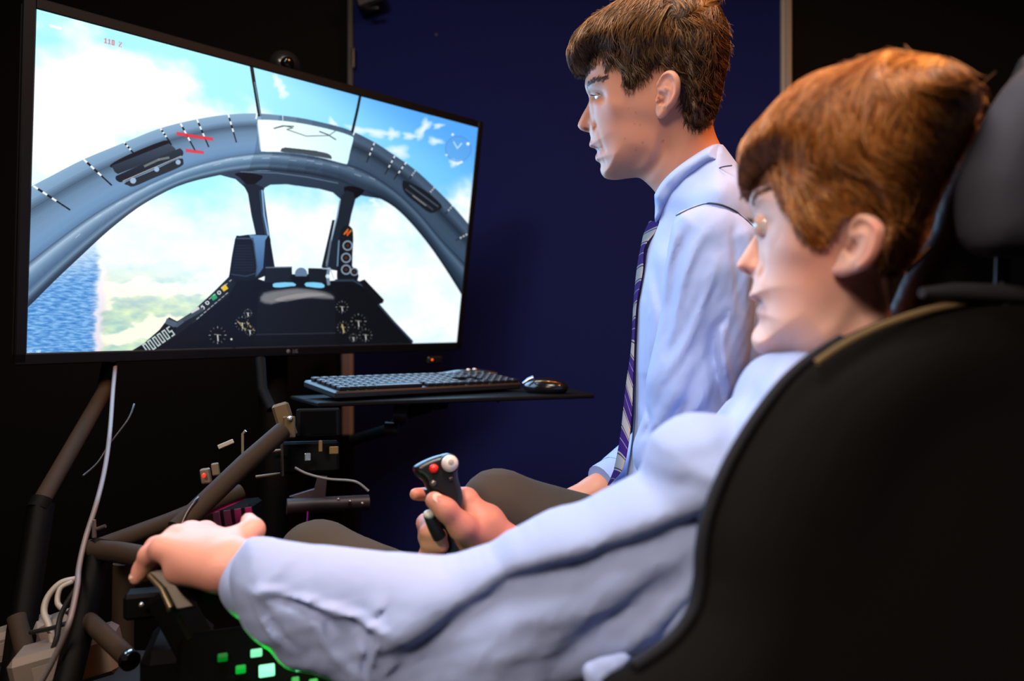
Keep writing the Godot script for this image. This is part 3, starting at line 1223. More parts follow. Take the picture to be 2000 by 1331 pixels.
func paint_panel() -> void:
	# windscreen frame
	fill(tvs([430, 342, 470, 334, 540, 334, 600, 340, 660, 352, 712, 374, 740, 388, 705, 382, 690, 392, 684, 410, 664, 388, 650, 376, 624, 369, 559, 360, 528, 361, 517, 367, 512, 380, 500, 420, 490, 390, 478, 366, 460, 350]), rgb(46, 62, 82), rgb(30, 44, 60), Vector2(0.2, 1))
	pen([470, 336, 540, 338, 600, 346, 660, 358], 3, rgb(86, 106, 128))
	fill(smooth_ring(tvs([458, 340, 476, 337, 512, 343, 508, 352, 494, 362, 486, 368, 480, 360, 468, 347]), 2), rgb(8, 12, 18))
	fill(smooth_ring(tvs([672, 366, 690, 364, 712, 372, 700, 384, 686, 390, 676, 382]), 2), rgb(8, 12, 18))
	# struts
	fill(tvs([474, 360, 484, 376, 491, 420, 500, 460, 512, 520, 537, 524, 528, 470, 521, 420, 514, 366, 500, 360]), rgb(22, 32, 44))
	pen([512, 372, 516, 420, 526, 470], 5, rgb(124, 170, 214))
	pen([507, 372, 512, 420, 520, 462], 2, rgb(60, 80, 104))
	fill(tvs([666, 384, 660, 420, 645, 480, 630, 524, 664, 530, 676, 470, 686, 420, 694, 390, 690, 376, 676, 372]), rgb(24, 34, 46))
	pen([664, 392, 658, 425, 636, 514], 4, rgb(136, 166, 196))
	fill(tvs([649, 430, 654, 430, 634, 525, 628, 522]), rgb(20, 26, 34))
	pen([646, 470, 638, 520], 6, rgb(96, 108, 122))
	# dashboard
	fill(tvs([300, 690, 345, 640, 380, 608, 440, 556, 452, 546, 500, 544, 516, 549, 645, 549, 690, 545, 708, 552, 726, 575, 760, 620, 806, 668, 800, 690]), rgb(10, 13, 19))
	fill(tvs([250, 690, 300, 660, 330, 620, 346, 628, 372, 612, 452, 540, 462, 552, 445, 580, 400, 612, 350, 652, 300, 690]), rgb(20, 26, 33))
	# light padding on the left box
	fill(smooth_ring(tvs([459, 468, 468, 461, 500, 458, 525, 460, 529, 480, 532, 528, 516, 540, 490, 548, 450, 546, 448, 536]), 2), rgb(16, 22, 31))
	fill(tvs([486, 459, 524, 460, 518, 470, 514, 524, 502, 540, 497, 476]), rgb(96, 138, 184), rgb(58, 90, 130), Vector2(0, 1))
	pen([462, 466, 494, 466, 502, 520, 500, 540], 3, rgb(60, 78, 100))
	for k in 10:
		pen([461 - k * 0.6, 480 + k * 5.4, 490 + k * 0.9, 480 + k * 5.4], 2, rgb(30, 38, 48))
	pen([452, 536, 480, 540, 500, 534], 3, rgb(46, 60, 78))
	# gunsight
	fill(tvs([519, 523, 570, 522, 571, 552, 516, 552]), rgb(22, 28, 36))
	pen([519, 523, 570, 522], 3, rgb(90, 104, 118))
	fill(tvs([602, 524, 640, 525, 642, 552, 602, 553]), rgb(20, 26, 34))
	fill(tvs([568, 536, 604, 536, 600, 545, 598, 556, 576, 556, 573, 546]), rgb(14, 18, 24))
	disc(588, 535, 12, rgb(96, 118, 148))
	fill(tvs([566, 540, 606, 540, 600, 556, 574, 556]), rgb(10, 14, 20))
	pen([642, 524, 640, 540, 642, 556], 10, rgb(110, 128, 146))
	disc(640, 540, 4, rgb(210, 225, 235))
	pen([630, 525, 645, 525, 652, 545], 3, rgb(170, 190, 205))
	# two slots of sky under the sight
	fill(smooth_ring(tvs([537, 553, 572, 552, 576, 560, 538, 562, 533, 558]), 2), rgb(120, 200, 236))
	fill(smooth_ring(tvs([598, 552, 628, 553, 634, 560, 626, 563, 598, 560]), 2), rgb(120, 200, 236))
	# hooded cover
	fill(smooth_ring(tvs([504, 580, 512, 568, 550, 562, 580, 559, 620, 563, 648, 570, 656, 580, 655, 600, 654, 648, 640, 652, 520, 654, 502, 650, 502, 610]), 3), rgb(16, 20, 27))
	for k in 6:
		var f := k * 1.0
		fill(smooth_ring(tvs([507 + f, 590 - f, 514 + f, 571 + f, 550, 565 + f, 580, 562 + f, 620, 566 + f, 646 - f, 573 + f, 653 - f, 586 - f, 610, 584 - f, 560, 588 - f, 530, 596 - f]), 2), Color(0.55, 0.55, 0.56, 0.24))
	fill(smooth_ring(tvs([535, 586, 560, 578, 600, 572, 640, 576, 600, 581, 560, 590]), 2), Color(0.72, 0.68, 0.66, 0.4))
	pen([500, 654, 655, 651], 2, rgb(46, 54, 66))
	fill(tvs([498, 655, 655, 652, 656, 672, 497, 675]), rgb(13, 16, 22))
	# dials
	for d in [[425, 655, 17], [473, 632, 14], [488, 646, 10], [668, 600, 12], [670, 640, 12], [700, 628, 15], [714, 655, 13], [690, 660, 8], [484, 612, 8]]:
		disc(d[0], d[1], d[2], rgb(8, 10, 13))
		for k in 12:
			var an := TAU * k / 12
			pen([d[0] + cos(an) * d[2] * 0.8, d[1] + sin(an) * d[2] * 0.8, d[0] + cos(an) * d[2], d[1] + sin(an) * d[2]], 2, rgb(150, 155, 158) if k % 3 == 0 else rgb(90, 92, 92))
		pen([d[0] - d[2] * 0.4, d[1] - d[2] * 0.1, d[0] + d[2] * 0.4, d[1]], 2, rgb(130, 132, 130))
		pen([d[0], d[1], d[0] + 1, d[1] + d[2] * 0.7], 3, rgb(205, 205, 200))
	disc(452, 663, 2, rgb(225, 225, 220))
	for k in 6:
		pen([464 + k * 6, 628 + (k * 7) % 20, 470 + k * 5, 634 + (k * 5) % 14], 3, rgb(160, 142, 96))
	pen([668, 634, 672, 650], 4, rgb(190, 170, 110))
	# lamp column
	fill(smooth_ring(tvs([668, 446, 678, 441, 688, 447, 690, 470, 688, 520, 698, 530, 698, 548, 664, 550, 658, 540, 660, 500, 662, 470]), 2), rgb(16, 22, 30))
	pen([662, 470, 659, 520], 4, rgb(110, 140, 170))
	disc(679, 454, 10, rgb(24, 22, 20))
	pen([672, 458, 680, 448], 4, rgb(226, 120, 36))
	pen([678, 460, 686, 450], 4, rgb(226, 120, 36))
	disc(679, 455, 3, rgb(196, 60, 40))
	for d in [[679, 480, 10], [676, 504, 10], [676, 527, 10], [692, 531, 8]]:
		disc(d[0], d[1], d[2], rgb(132, 150, 166))
		disc(d[0], d[1], d[2] * 0.72, rgb(12, 14, 18))
		disc(d[0], d[1], d[2] * 0.36, rgb(66, 40, 34))
	# right coaming and its side box
	pen([655, 548, 690, 548, 712, 560, 735, 590, 770, 630, 806, 668], 6, rgb(44, 56, 72))
	fill(tvs([702, 550, 712, 546, 750, 586, 748, 592, 736, 596]), rgb(12, 16, 22))
	# left switch strip
	fill(tvs([372, 616, 448, 540, 454, 556, 440, 572, 392, 620, 376, 634]), rgb(26, 33, 40))
	fill(tvs([431, 562, 440, 555, 446, 564, 437, 570]), rgb(226, 186, 44))
	fill(tvs([411, 580, 420, 573, 425, 582, 416, 588]), rgb(44, 160, 98))
	for d in [[428, 572], [405, 592], [396, 602]]:
		disc(d[0], d[1], 4, rgb(222, 228, 228))
		disc(d[0], d[1], 2, rgb(40, 46, 50))
	for k in 9:
		pen([384 + k * 8, 606 - k * 7, 388 + k * 8, 603 - k * 7], 2, rgb(190, 198, 200))
		pen([384 + k * 7, 624 - k * 6, 389 + k * 7, 620 - k * 6], 2, rgb(180, 186, 190))
	pen([350, 630, 372, 618, 396, 604], 9, rgb(62, 72, 82))
	pen([374, 610, 388, 602], 7, rgb(206, 208, 206))
	pen([342, 638, 356, 628], 9, rgb(70, 84, 96))
	# counter
	fill(tvs([262, 688, 326, 632, 345, 640, 340, 655, 306, 690]), rgb(12, 15, 19))
	fill(tvs([326, 622, 346, 630, 340, 640, 322, 632]), rgb(76, 92, 108))
	var a := tv_uv(275, 676)
	var b := tv_uv(331, 637)
	var st := (b - a) / 24.0
	write("000005", a + Vector2(2, -2), st, Vector2(-st.y, st.x) * 1.15, rgb(190, 205, 205))

func paint_signs() -> void:
	var a := tv_uv(204, 74)
	var b := tv_uv(238, 83)
	write("110 %", a, (b - a) / 19.0, Vector2(0, (tv_uv(204, 84) - a).y / 7.0), rgb(226, 84, 96))
	a = tv_uv(54.5, 685)
	b = tv_uv(79, 684)
	write("FPS: 180", a, (b - a) / 31.0, Vector2(0, 0.9), rgb(240, 250, 255))
	pen([98, 50, 119, 56], 5, Color(1, 1, 1, 0.8))
	# round radar
	disc(895, 291, 25, Color(0.36, 0.6, 0.86, 0.45))
	disc(895, 291, 26, Color(0.3, 0.5, 0.75, 0.5), 24)
	pen([886, 277, 893, 290, 902, 280], 4, rgb(190, 225, 250))
	disc(914, 281, 3, rgb(235, 252, 255))
	disc(884, 263, 2.5, rgb(215, 245, 255))
	disc(872, 303, 2, rgb(210, 240, 255))
	pen([893, 320, 903, 316], 6, rgb(230, 240, 250))

func monitor() -> void:
	var t := thing("monitor", "large black wide screen monitor showing a fighter cockpit over a coast", "monitor", TV_AT)
	var x := Transform3D(tvb, TV_AT)
	var plastic := mat(rgb(10, 10, 11), 0.42, 0.0, 0.35)
	var b := Buf.new()
	var lw := 0.017
	var bot := 0.020
	# bezel: four mitred bars round the picture
	var fr := 0.011
	for s in [[-TV_W / 2 - lw / 2, 0.0, lw, TV_H + 2 * lw], [TV_W / 2 + lw / 2, 0.0, lw, TV_H + 2 * lw], [0.0, TV_H / 2 + lw / 2, TV_W, lw], [0.0, -TV_H / 2 - bot / 2, TV_W + 2 * lw, bot]]:
		b.box(x * Transform3D(Basis(), Vector3(s[0], s[1], -0.003)), Vector3(s[2], s[3], fr), 0.002)
	part("bezel", b, plastic, t)
	b = Buf.new()
	b.box(x * Transform3D(Basis(), Vector3(0, 0, -0.022)), Vector3(TV_W + 0.026, TV_H + 0.028, 0.030), 0.008)
	b.box(x * Transform3D(Basis(), Vector3(0, -0.08, -0.05)), Vector3(TV_W * 0.7, TV_H * 0.5, 0.04), 0.015)
	part("back_shell", b, mat(rgb(24, 24, 25), 0.5), t)
	b = Buf.new()
	b.face([x * Vector3(-TV_W / 2, -TV_H / 2, 0.0), x * Vector3(TV_W / 2, -TV_H / 2, 0.0), x * Vector3(TV_W / 2, TV_H / 2, 0.0), x * Vector3(-TV_W / 2, TV_H / 2, 0.0)])
	var screen := mat(Color(0.01, 0.01, 0.01), 0.35)
	screen.emission_enabled = true
	screen.emission = Color.WHITE
	screen.emission_operator = BaseMaterial3D.EMISSION_OP_MULTIPLY
	screen.emission_texture = paint_picture()
	screen.emission_energy_multiplier = 1.12
	part("screen", b, screen, t)
	var tm := TextMesh.new()
	var fnt := SystemFont.new()
	fnt.font_names = PackedStringArray(["Droid Sans"])
	tm.font = fnt
	tm.text = "LG"
	tm.font_size = 32
	tm.pixel_size = 0.00032
	tm.depth = 0.0006
	var lg := part("logo", tm, mat(rgb(120, 120, 124), 0.4, 0.4), t)
	lg.transform = Transform3D(tvb, tvb * Vector3(0.012, -TV_H / 2 - bot / 2, 0.0035))
	b = Buf.new()
	b.lathe(Transform3D(tvb * Basis(Vector3.RIGHT, PI / 2), x * Vector3(-0.004, -TV_H / 2 - bot / 2, 0.0032)), [[0.0, 0.0008], [0.0032, 0.0006], [0.0042, 0.0]], 16)
	part("badge", b, mat(rgb(110, 110, 114), 0.4, 0.4), t)
	# camera perched on its upper edge
	var cam_t := thing("webcam", "round black webcam perched on the monitor's upper edge", "webcam", at(556, 118, 1.52))
	b = Buf.new()
	b.ball(Transform3D(tvb * Basis.from_scale(Vector3(0.032, 0.03, 0.03)), at(556, 128, 1.55)), 14)
	part("body", b, mat(rgb(22, 20, 19), 0.25), cam_t)
	b = Buf.new()
	b.lathe(Transform3D(tvb * Basis(Vector3.RIGHT, PI / 2), at(558, 124, 1.53)), [[0.0, 0.016], [0.009, 0.016], [0.012, 0.013], [0.013, 0.0]], 18)
	part("lens", b, mat(rgb(8, 8, 9), 0.12), cam_t)
	b = Buf.new()
	b.box(Transform3D(tvb, at(556, 146, 1.57)), Vector3(0.03, 0.03, 0.02), 0.004)
	part("clip", b, mat(rgb(18, 18, 18), 0.5), cam_t)
	# standby light below the right corner
	var led := thing("standby_light", "tiny orange standby light under the monitor's right corner", "light", at(843, 703, 1.86))
	b = Buf.new()
	b.box(Transform3D(tvb, at(846, 703, 1.885)), Vector3(0.05, 0.02, 0.02), 0.004)
	part("housing", b, mat(rgb(16, 16, 17), 0.4), led)
	b = Buf.new()
	b.ball(Transform3D(Basis.from_scale(Vector3(0.0028, 0.0028, 0.0028)), at(844, 703, 1.868)), 8)
	part("lamp", b, glow(Color(1.0, 0.35, 0.1), 1.5), led)
# ---------------------------------------------------------------- people: shared pieces
func skin_mat() -> StandardMaterial3D:
	var m := tinted(0.5, 0.45)
	m.subsurf_scatter_enabled = true
	m.subsurf_scatter_strength = 0.12
	m.normal_enabled = true
	m.normal_texture = noise_tex(0.12, 41, true, 512, 3, 2.0)
	m.normal_scale = 0.12
	m.uv1_triplanar = true
	m.uv1_scale = Vector3(14, 14, 14)
	return m

func cloth_mat(c: Color, rough := 0.8, scale_ := 16.0, sheen := 0.25) -> StandardMaterial3D:
	var m := mat(c, rough, 0.0, 0.3)
	m.normal_enabled = true
	m.normal_texture = noise_tex(0.22, 77, true, 512, 3, 3.0)
	m.normal_scale = 0.35
	m.uv1_triplanar = true
	m.uv1_scale = Vector3(scale_, scale_, scale_)
	m.rim_enabled = true
	m.rim = sheen
	m.rim_tint = 0.5
	return m

func pxs(flat: Array, n := 3) -> PackedVector2Array:
	return smooth_ring(v2(flat), n)

# the hair: a soft dark under-layer fitted over the skull and thousands of locks combed along the given flow
func hair(who: Node3D, R: Relief, ring_px: Array, reach: float, wide: Variant, flow: Array, count: int, len_mm: Vector2, thick_mm: float, tones: Array, rough: float, lift_mm: float, name_label: String) -> void:
	var H := Relief.new(0, 0, 1, 0, 0, R.h)
	H.o = R.o
	H.ex = R.ex
	H.ey = R.ey
	H.n = R.n
	H.base = (tones[0] as Color).srgb_to_linear()
	var ring := R.locs(pxs(ring_px, 4))
	H.start([ring])
	H.a0 = R.a0
	H.b0 = R.b0
	H.nx = R.nx
	H.ny = R.ny
	for arr in [H.g, H.rel, H.mid]:
		arr.resize(R.nx * R.ny)
	H.g.resize(R.nx * R.ny)
	H.rel.resize(R.nx * R.ny)
	H.mid.resize(R.nx * R.ny)
	H.rel.fill(0.0)
	H.mid.fill(0.0)
	H.col.resize(R.nx * R.ny)
	H.col.fill(H.base)
	var d := H.dists(ring)
	var surf := PackedFloat32Array()      # half width of the hair's outer skin
	surf.resize(H.nx * H.ny)
	for k in H.nx * H.ny:
		var hw := sqrt(maxf(R.g[k], 0.0))
		var t := clampf(d[k] / 0.012, 0.0, 1.0)
		var w: float = wide if wide is float else wide[k]
		var e := 1.0 - clampf(d[k] / reach, 0.0, 1.0)
		var own := w * sqrt(1.0 - e * e) if d[k] > 0.0 else 0.0
		var w_all := maxf(hw + 0.0035 * t, own) if hw > 0.0 else own
		surf[k] = w_all
		H.g[k] = w_all * w_all if d[k] > 0.0025 else -0.0004 + minf(d[k], 0.0) * 0.02
	var under := Buf.new()
	H.build(under)
	var hm := tinted(rough, 0.3)
	var root := part("hair", under, hm, who, name_label)
	# locks
	var fp := []
	for f in flow:
		fp.append([R.loc(f[0], f[1]), Vector2(f[2], -f[3]).normalized(), f[4] if f.size() > 4 else 1.0])
	var lo := Vector2(1e9, 1e9)
	var hi := -lo
	for p in ring:
		lo = lo.min(p)
		hi = hi.max(p)
	var tuft := FastNoiseLite.new()
	tuft.seed = 9
	tuft.frequency = 95.0
	tuft.fractal_octaves = 1
	var swirl := FastNoiseLite.new()
	swirl.seed = 5
	swirl.frequency = 28.0
	swirl.fractal_octaves = 2
	var b := Buf.new()
	var steps := 7
	var made := 0
	var tries := 0
	while made < count and tries < count * 6:
		tries += 1
		var p := Vector2(rng.randf_range(lo.x, hi.x), rng.randf_range(lo.y, hi.y))
		if H.sample(d, p) < 0.002:
			continue
		var side := 1.0 if made % 4 != 3 else -1.0
		var clump := swirl.get_noise_2d(p.x, p.y)
		var knot := tuft.get_noise_2d(p.x + side * 3.0, p.y)
		var jit := rng.randfn(0.0, 0.13) + clump * 0.8 + knot * 0.7
		var local_len := 1.0
		var rise := rng.randf_range(0.2, 1.0) * lift_mm * 0.001
		var pts := []
		var L := rng.randf_range(len_mm.x, len_mm.y) * 0.001
		var q := p
		var depth0 := rng.randf_range(-0.001, 0.002) + knot * 0.0035
		var curl := rng.randfn(0.0, 0.5)
		for s in steps:
			var f := float(s) / (steps - 1)
			var dirv := Vector2.ZERO
			var sw := 0.0
			var ls := 0.0
			for e in fp:
				var wgt: float = 1.0 / (q.distance_squared_to(e[0]) + 6e-5)
				wgt *= wgt
				dirv += e[1] * wgt
				ls += e[2] * wgt
				sw += wgt
			local_len = ls / sw
			dirv = dirv.normalized().rotated(jit + curl * (f - 0.3) * 0.8)
			var x := H.sample(surf, q) * side
			if absf(x) < 0.004:
				x = 0.004 * side * rng.randf()
			pts.append(R.world(q.x, q.y, x + side * (depth0 + rise * sin(f * 2.2) * minf(1.0, local_len))))
			var nq := q + dirv * L * local_len / (steps - 1)
			if H.sample(d, nq) > -0.007 or H.sample(d, nq) > H.sample(d, q):
				q = nq
			else:
				q += (nq - q) * 0.08
		var tone: Color = (tones[1 + rng.randi() % (tones.size() - 1)] as Color)
		tone = tone.lightened(clampf(knot * 0.3, 0.0, 0.25)).darkened(clampf(-knot * 0.7 + rng.randf() * 0.2, 0.0, 0.6)).srgb_to_linear()
		var side_shade := lerpf(0.42, 1.0, smoothstep(0.5, 1.0, local_len))      # painted light: short sides darkened as shade, long top kept as lit
		tone = Color(tone.r * side_shade, tone.g * side_shade, tone.b * side_shade)
		var th := thick_mm * 0.001 * rng.randf_range(0.6, 1.3)
		var ringp := -1
		var ref := R.n
		for s in steps:
			var tdir: Vector3 = (pts[mini(s + 1, steps - 1)] - pts[maxi(s - 1, 0)])
			if tdir.length() < 1e-7:
				tdir = R.ex
			tdir = tdir.normalized()
			var aa := (ref - tdir * ref.dot(tdir)).normalized()
			var bb := tdir.cross(aa)
			var rad := th * (1.0 - 0.85 * pow(float(s) / (steps - 1), 2.0))
			var first := b.v.size()
			for kk in 3:
				var an := TAU * kk / 3.0
				var nn := aa * cos(an) + bb * sin(an)
				b.v.append(pts[s] + nn * rad)
				b.n.append(nn)
				b.c.append(tone)
				b.uv.append(Vector2.ZERO)
			if ringp >= 0:
				for kk in 3:
					var k2 := (kk + 1) % 3
					b.idx.append_array([ringp + kk, first + k2, ringp + k2, ringp + kk, first + kk, first + k2])
			ringp = first
		made += 1
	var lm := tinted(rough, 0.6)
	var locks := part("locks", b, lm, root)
	locks.set_meta("kind", "stuff")

func ear(buf: Buf, ring_px: Array, inner: Dictionary, u: float, v: float, depth: float, yaw: float, pitch: float, cell: float, skin: Color) -> void:
	var E := Relief.new(u, v, depth, yaw, pitch, cell, skin)
	var ring := E.locs(pxs(ring_px, 4))
	E.start([ring])
	E.lobe(ring, 0.006, 0.0045)
	for f in inner.get("folds", []):
		E.fold(f[0], f[1], f[2], f[3], 0.0, f[4] if f.size() > 4 else false)
	for t in inner.get("tints", []):
		E.tint(t[0], t[1], t[2], t[3])
	E.build(buf)

func eye(who: Node3D, body: Buf, where: Vector3, look: Vector3, across: Vector3, r: float, open_up: float, open_low: float, skin: Color, iris: Color) -> void:
	var b := Buf.new()
	b.ball(Transform3D(Basis.from_scale(Vector3(r, r, r)), where), 14, lin(rgb(214, 208, 204)))
	var z := look.normalized()
	var x := Vector3.UP.cross(z).normalized()
	var bas := Basis(x, z, x.cross(z))         # local y looks out
	b.lathe(Transform3D(bas, where + z * (r * 0.86)), [[0.0, r * 0.21], [r * 0.20, r * 0.185], [r * 0.23, r * 0.178]], 16, lin(rgb(8, 8, 10)))
	b.lathe(Transform3D(bas, where + z * (r * 0.86)), [[r * 0.20, r * 0.178], [r * 0.46, r * 0.05], [r * 0.51, r * -0.02]], 18, lin(iris))
	var m := tinted(0.08, 0.6)
	m.clearcoat_enabled = true
	m.clearcoat = 1.0
	m.clearcoat_roughness = 0.03
	part("eye", b, m, who)
	# lids: two visors that turn about the line through the corners of the eye
	var a := (across - z * across.dot(z)).normalized()
	var up := z.cross(a)
	if up.y < 0.0:
		up = -up
	for lid in 2:
		var t0 := open_up if lid == 0 else -open_low
		var t1 := 105.0 if lid == 0 else -100.0
		var nt := 8
		var np := 18
		var lb := Buf.new()
		var first := 0
		for i in nt + 1:
			var th := deg_to_rad(lerpf(t0, t1, float(i) / nt))
			for j in np + 1:
				var ph := PI * (0.04 + 0.92 * j / np)
				var dir := a * cos(ph) + (z * cos(th) + up * sin(th)) * sin(ph)
				var rr := r * (1.0 + 0.055 * sin(ph) * (1.0 if i > 0 else 0.75))
				lb.vert(where + dir * rr, dir, skin if i > 0 else skin.lerp(lin(rgb(120, 70, 62)), 0.6), Vector2.ZERO)
		for i in nt:
			for j in np:
				var k := first + i * (np + 1) + j
				lb.quad(k, k + 1, k + np + 2, k + np + 1)
		part("eyelid", lb, tinted(0.5, 0.4), who)
		if lid == 0:
			var l := Buf.new()
			for j in 22:
				var ph := PI * (0.12 + 0.76 * j / 21.0)
				var th := deg_to_rad(t0)
				var dir := a * cos(ph) + (z * cos(th) + up * sin(th)) * sin(ph)
				var p := where + dir * r * 1.08
				var o := (z * 0.9 + up * 0.25 + a * cos(ph) * 0.5).normalized()
				l.tube([p, p + o * 0.0035 + up * -0.0002, p + o * 0.0062 + up * 0.0014], [0.0004, 0.00032, 0.0001], 3, false)
			part("eyelashes", l, mat(rgb(34, 24, 20), 0.5), who)

func brow_hair(who: Node3D, R: Relief, px: Array, half: float, off: PackedFloat32Array, n: int, c: Color, len_mm: float) -> void:
	var b := Buf.new()
	for i in n:
		var f := rng.randf() * (px.size() / 2 - 1.001)
		var k := int(f)
		var u: float = lerpf(px[k * 2], px[k * 2 + 2], f - k)
		var v: float = lerpf(px[k * 2 + 1], px[k * 2 + 3], f - k) + rng.randfn(0, half * 0.5)
		var p := R.loc(u, v, 0.03)
		var x := R.sample(off, p)
		p = R.loc(u, v, x)
		x = R.sample(off, p)
		var d := Vector2(px[k * 2 + 2] - px[k * 2], -(px[k * 2 + 3] - px[k * 2 + 1])).normalized().rotated(rng.randfn(0.35, 0.3)) * len_mm * 0.001
		var q := p + d
		var x2 := R.sample(off, q)
		b.tube([R.world(p.x, p.y, x - 0.0004), R.world((p.x + q.x) / 2, (p.y + q.y) / 2, (x + x2) / 2 + 0.0010), R.world(q.x, q.y, x2 + 0.0006)], [0.0004, 0.00035, 0.0001], 3, false)
	part("eyebrow", b, mat(c, 0.55), who)

func front_of(R: Relief) -> PackedFloat32Array:
	var out := PackedFloat32Array()
	out.resize(R.nx * R.ny)
	for k in R.nx * R.ny:
		if R.g[k] > 0.0:
			var s := sqrt(R.g[k])
			out[k] = R.mid[k] + s + R.rel[k] * minf(1.0, s / 0.008)
	return out

func on_skin(R: Relief, top: PackedFloat32Array, u: float, v: float) -> Vector3:      # the point of the front skin that shows at a place of the photograph
	var x := 0.05
	var q := Vector2.ZERO
	for k in 6:
		q = R.loc(u, v, x)
		x = lerpf(x, R.sample(top, q), 0.8)
	return R.world(q.x, q.y, x)

func limb(buf: Buf, a: Vector3, b: Vector3, ra: float, rb: float, c: Color) -> void:     # the unseen body inside the clothes
	var pts := []
	var rr := []
	for i in 9:
		var t := i / 8.0
		pts.append(a.lerp(b, t))
		rr.append(lerpf(ra, rb, t) * (0.6 if i == 0 or i == 8 else 1.0))
	buf.tube(pts, rr, 10, true, c)
# ---------------------------------------------------------------- the dark-haired boy who watches
const SKIN_A := Color(0.775, 0.54, 0.44)

const HAIR_A := [1147.5, 170, 1153, 164.5, 1162, 158.5, 1174, 155, 1187, 153.5]

func watcher() -> void:
	var D := 1.12
	var who := thing("person", "dark-haired boy in light blue shirt and striped purple tie, watching the monitor", "person", at(1330, 900, D + 0.02))
	var skin := lin(SKIN_A)
	var body := Buf.new()
	var R := Relief.new(1290, 190, D, -12, 0, 0.0017, SKIN_A)
	var face := R.locs(pxs([1149.6, 142, 1146.8, 158, 1146, 168, 1148.5, 180, 1152.5, 192, 1154, 205, 1155, 220, 1155.5, 236, 1154.5, 252, 1154.2, 260, 1156.2, 268, 1155.5, 273, 1153.9, 278, 1153.4, 283, 1155.8, 288, 1163, 290, 1169, 295, 1165.8, 302, 1165.2, 308, 1167.5, 314.5, 1174.5, 318.5, 1175.6, 323.5, 1174.4, 330, 1176.7, 339, 1183, 347, 1192, 350.6, 1208, 351, 1230, 348, 1248, 347, 1259, 352.5, 1271.4, 363.5, 1283, 377, 1296, 400, 1318, 440, 1400, 420, 1424, 330, 1407, 285, 1400, 270, 1394, 253, 1392, 236, 1400, 205, 1408, 160, 1411, 110, 1404, 60, 1380, 20, 1340, -2, 1290, -6, 1240, 8, 1195, 40, 1166, 80, 1153, 115], 3))
	var nose := R.locs(pxs([1148, 176, 1151.2, 190, 1151.2, 198, 1145.8, 210, 1140.5, 219, 1135, 230, 1131, 238.5, 1129.2, 245, 1131.4, 250, 1136, 254.5, 1144, 257.4, 1152.5, 259.3, 1164, 262, 1172, 246, 1172, 230, 1166, 205, 1158, 178], 3))
	R.pad = 11
	R.start([face, nose, R.locs(v2(HAIR_A))])
	var W := R.widths([[1155, 120, 0.066], [1160, 160, 0.064], [1150, 200, 0.055], [1180, 215, 0.062], [1160, 240, 0.050], [1165, 285, 0.051], [1190, 290, 0.059], [1180, 335, 0.047], [1205, 340, 0.053], [1230, 300, 0.063], [1260, 260, 0.066], [1225, 190, 0.068], [1280, 190, 0.071], [1300, 60, 0.076], [1370, 110, 0.076], [1390, 220, 0.062], [1340, 280, 0.058], [1270, 330, 0.055], [1300, 350, 0.056], [1390, 300, 0.058], [1340, 400, 0.060]], 0.0, 4e-4)
	R.lobe(face, 0.058, W)
	R.lobe(nose, 0.010, 0.0125, 0.004)
	# eye socket, brow, cheek, mouth
	R.fold([1150, 185, 1160, 186, 1170, 187, 1180, 188], 9, 9, -13.0, 0.036, false)
	R.fold([1150, 166, 1166, 160, 1186, 156], 7, 6, 2.2, 0.045)
	R.fold([1158, 190, 1160, 205, 1163, 222], 6, 6, -3.4, 0.03)
	R.fold([1172, 203, 1195, 208, 1225, 206], 14, 20, 1.6, 0.06)
	R.fold([1155, 239, 1160, 246], 6.5, 6.5, 5.0, 0.016, false)
	R.fold([1168, 232, 1170, 246, 1166, 256], 3.5, 3.5, -3.8, 0.02)
	R.fold([1170, 252, 1176, 270, 1183, 292], 6, 5, -1.2, 0.035)
	R.fold([1144, 252.2, 1150, 253.6], 2.8, 2.0, -3.2, 0.010, false)
	R.fold([1157, 287.5, 1167, 290, 1177, 290], 2.2, 2.2, -3.4, 0.022)
	R.fold([1156, 281, 1164, 283, 1174, 286.5], 4, 3, 1.6, 0.025)
	R.fold([1168, 304, 1173, 299, 1178, 293], 5, 4, 2.0, 0.025)
	R.fold([1178, 316, 1186, 314], 8, 8, -1.4, 0.035)
	R.fold([1180, 288, 1184, 292], 5, 5, -1.6, 0.035, false)
	R.fold([1215, 343, 1250, 328, 1274, 300, 1284, 262], 10, 9, 2.2, 0.06)
	R.fold([1240, 352, 1266, 336, 1290, 300, 1300, 260], 12, 12, -3.4, 0.06)
	R.fold([1290, 395, 1320, 330, 1345, 262], 16, 16, 2.4, 0.06)
	# skin colour; the dark mouth slit and nostril tints are painted shade
	R.tint([1230, 235], 55, rgb(196, 132, 110), 0.35, 0.065)
	R.tint([1190, 225, 1215, 250], 20, rgb(202, 138, 118), 0.4, 0.055)
	R.tint([1135, 243, 1150, 245], 9, rgb(205, 138, 112), 0.4, 0.01)
	R.tint([1154, 280, 1164, 283.5, 1174, 287.5], 3.6, rgb(176, 104, 98), 0.9, 0.024)
	R.tint([1167, 306, 1170, 301, 1176, 294], 5.2, rgb(184, 108, 104), 0.9, 0.024)
	R.tint([1161, 288.5, 1170, 290.5, 1177, 290], 2.0, rgb(70, 34, 34), 0.9, 0.022)
	R.tint([1163, 290.5, 1168, 293], 3.0, rgb(84, 38, 36), 0.9, 0.015)
	R.tint([1143, 252.4, 1149, 253.8], 2.2, rgb(96, 52, 42), 0.85, 0.010)
	R.tint([1151, 166, 1160, 161.5], 6, rgb(84, 62, 52), 0.6, 0.03)
	R.tint([1160, 160.5, 1170, 157, 1184, 155], 4.0, rgb(96, 72, 60), 0.6, 0.045)
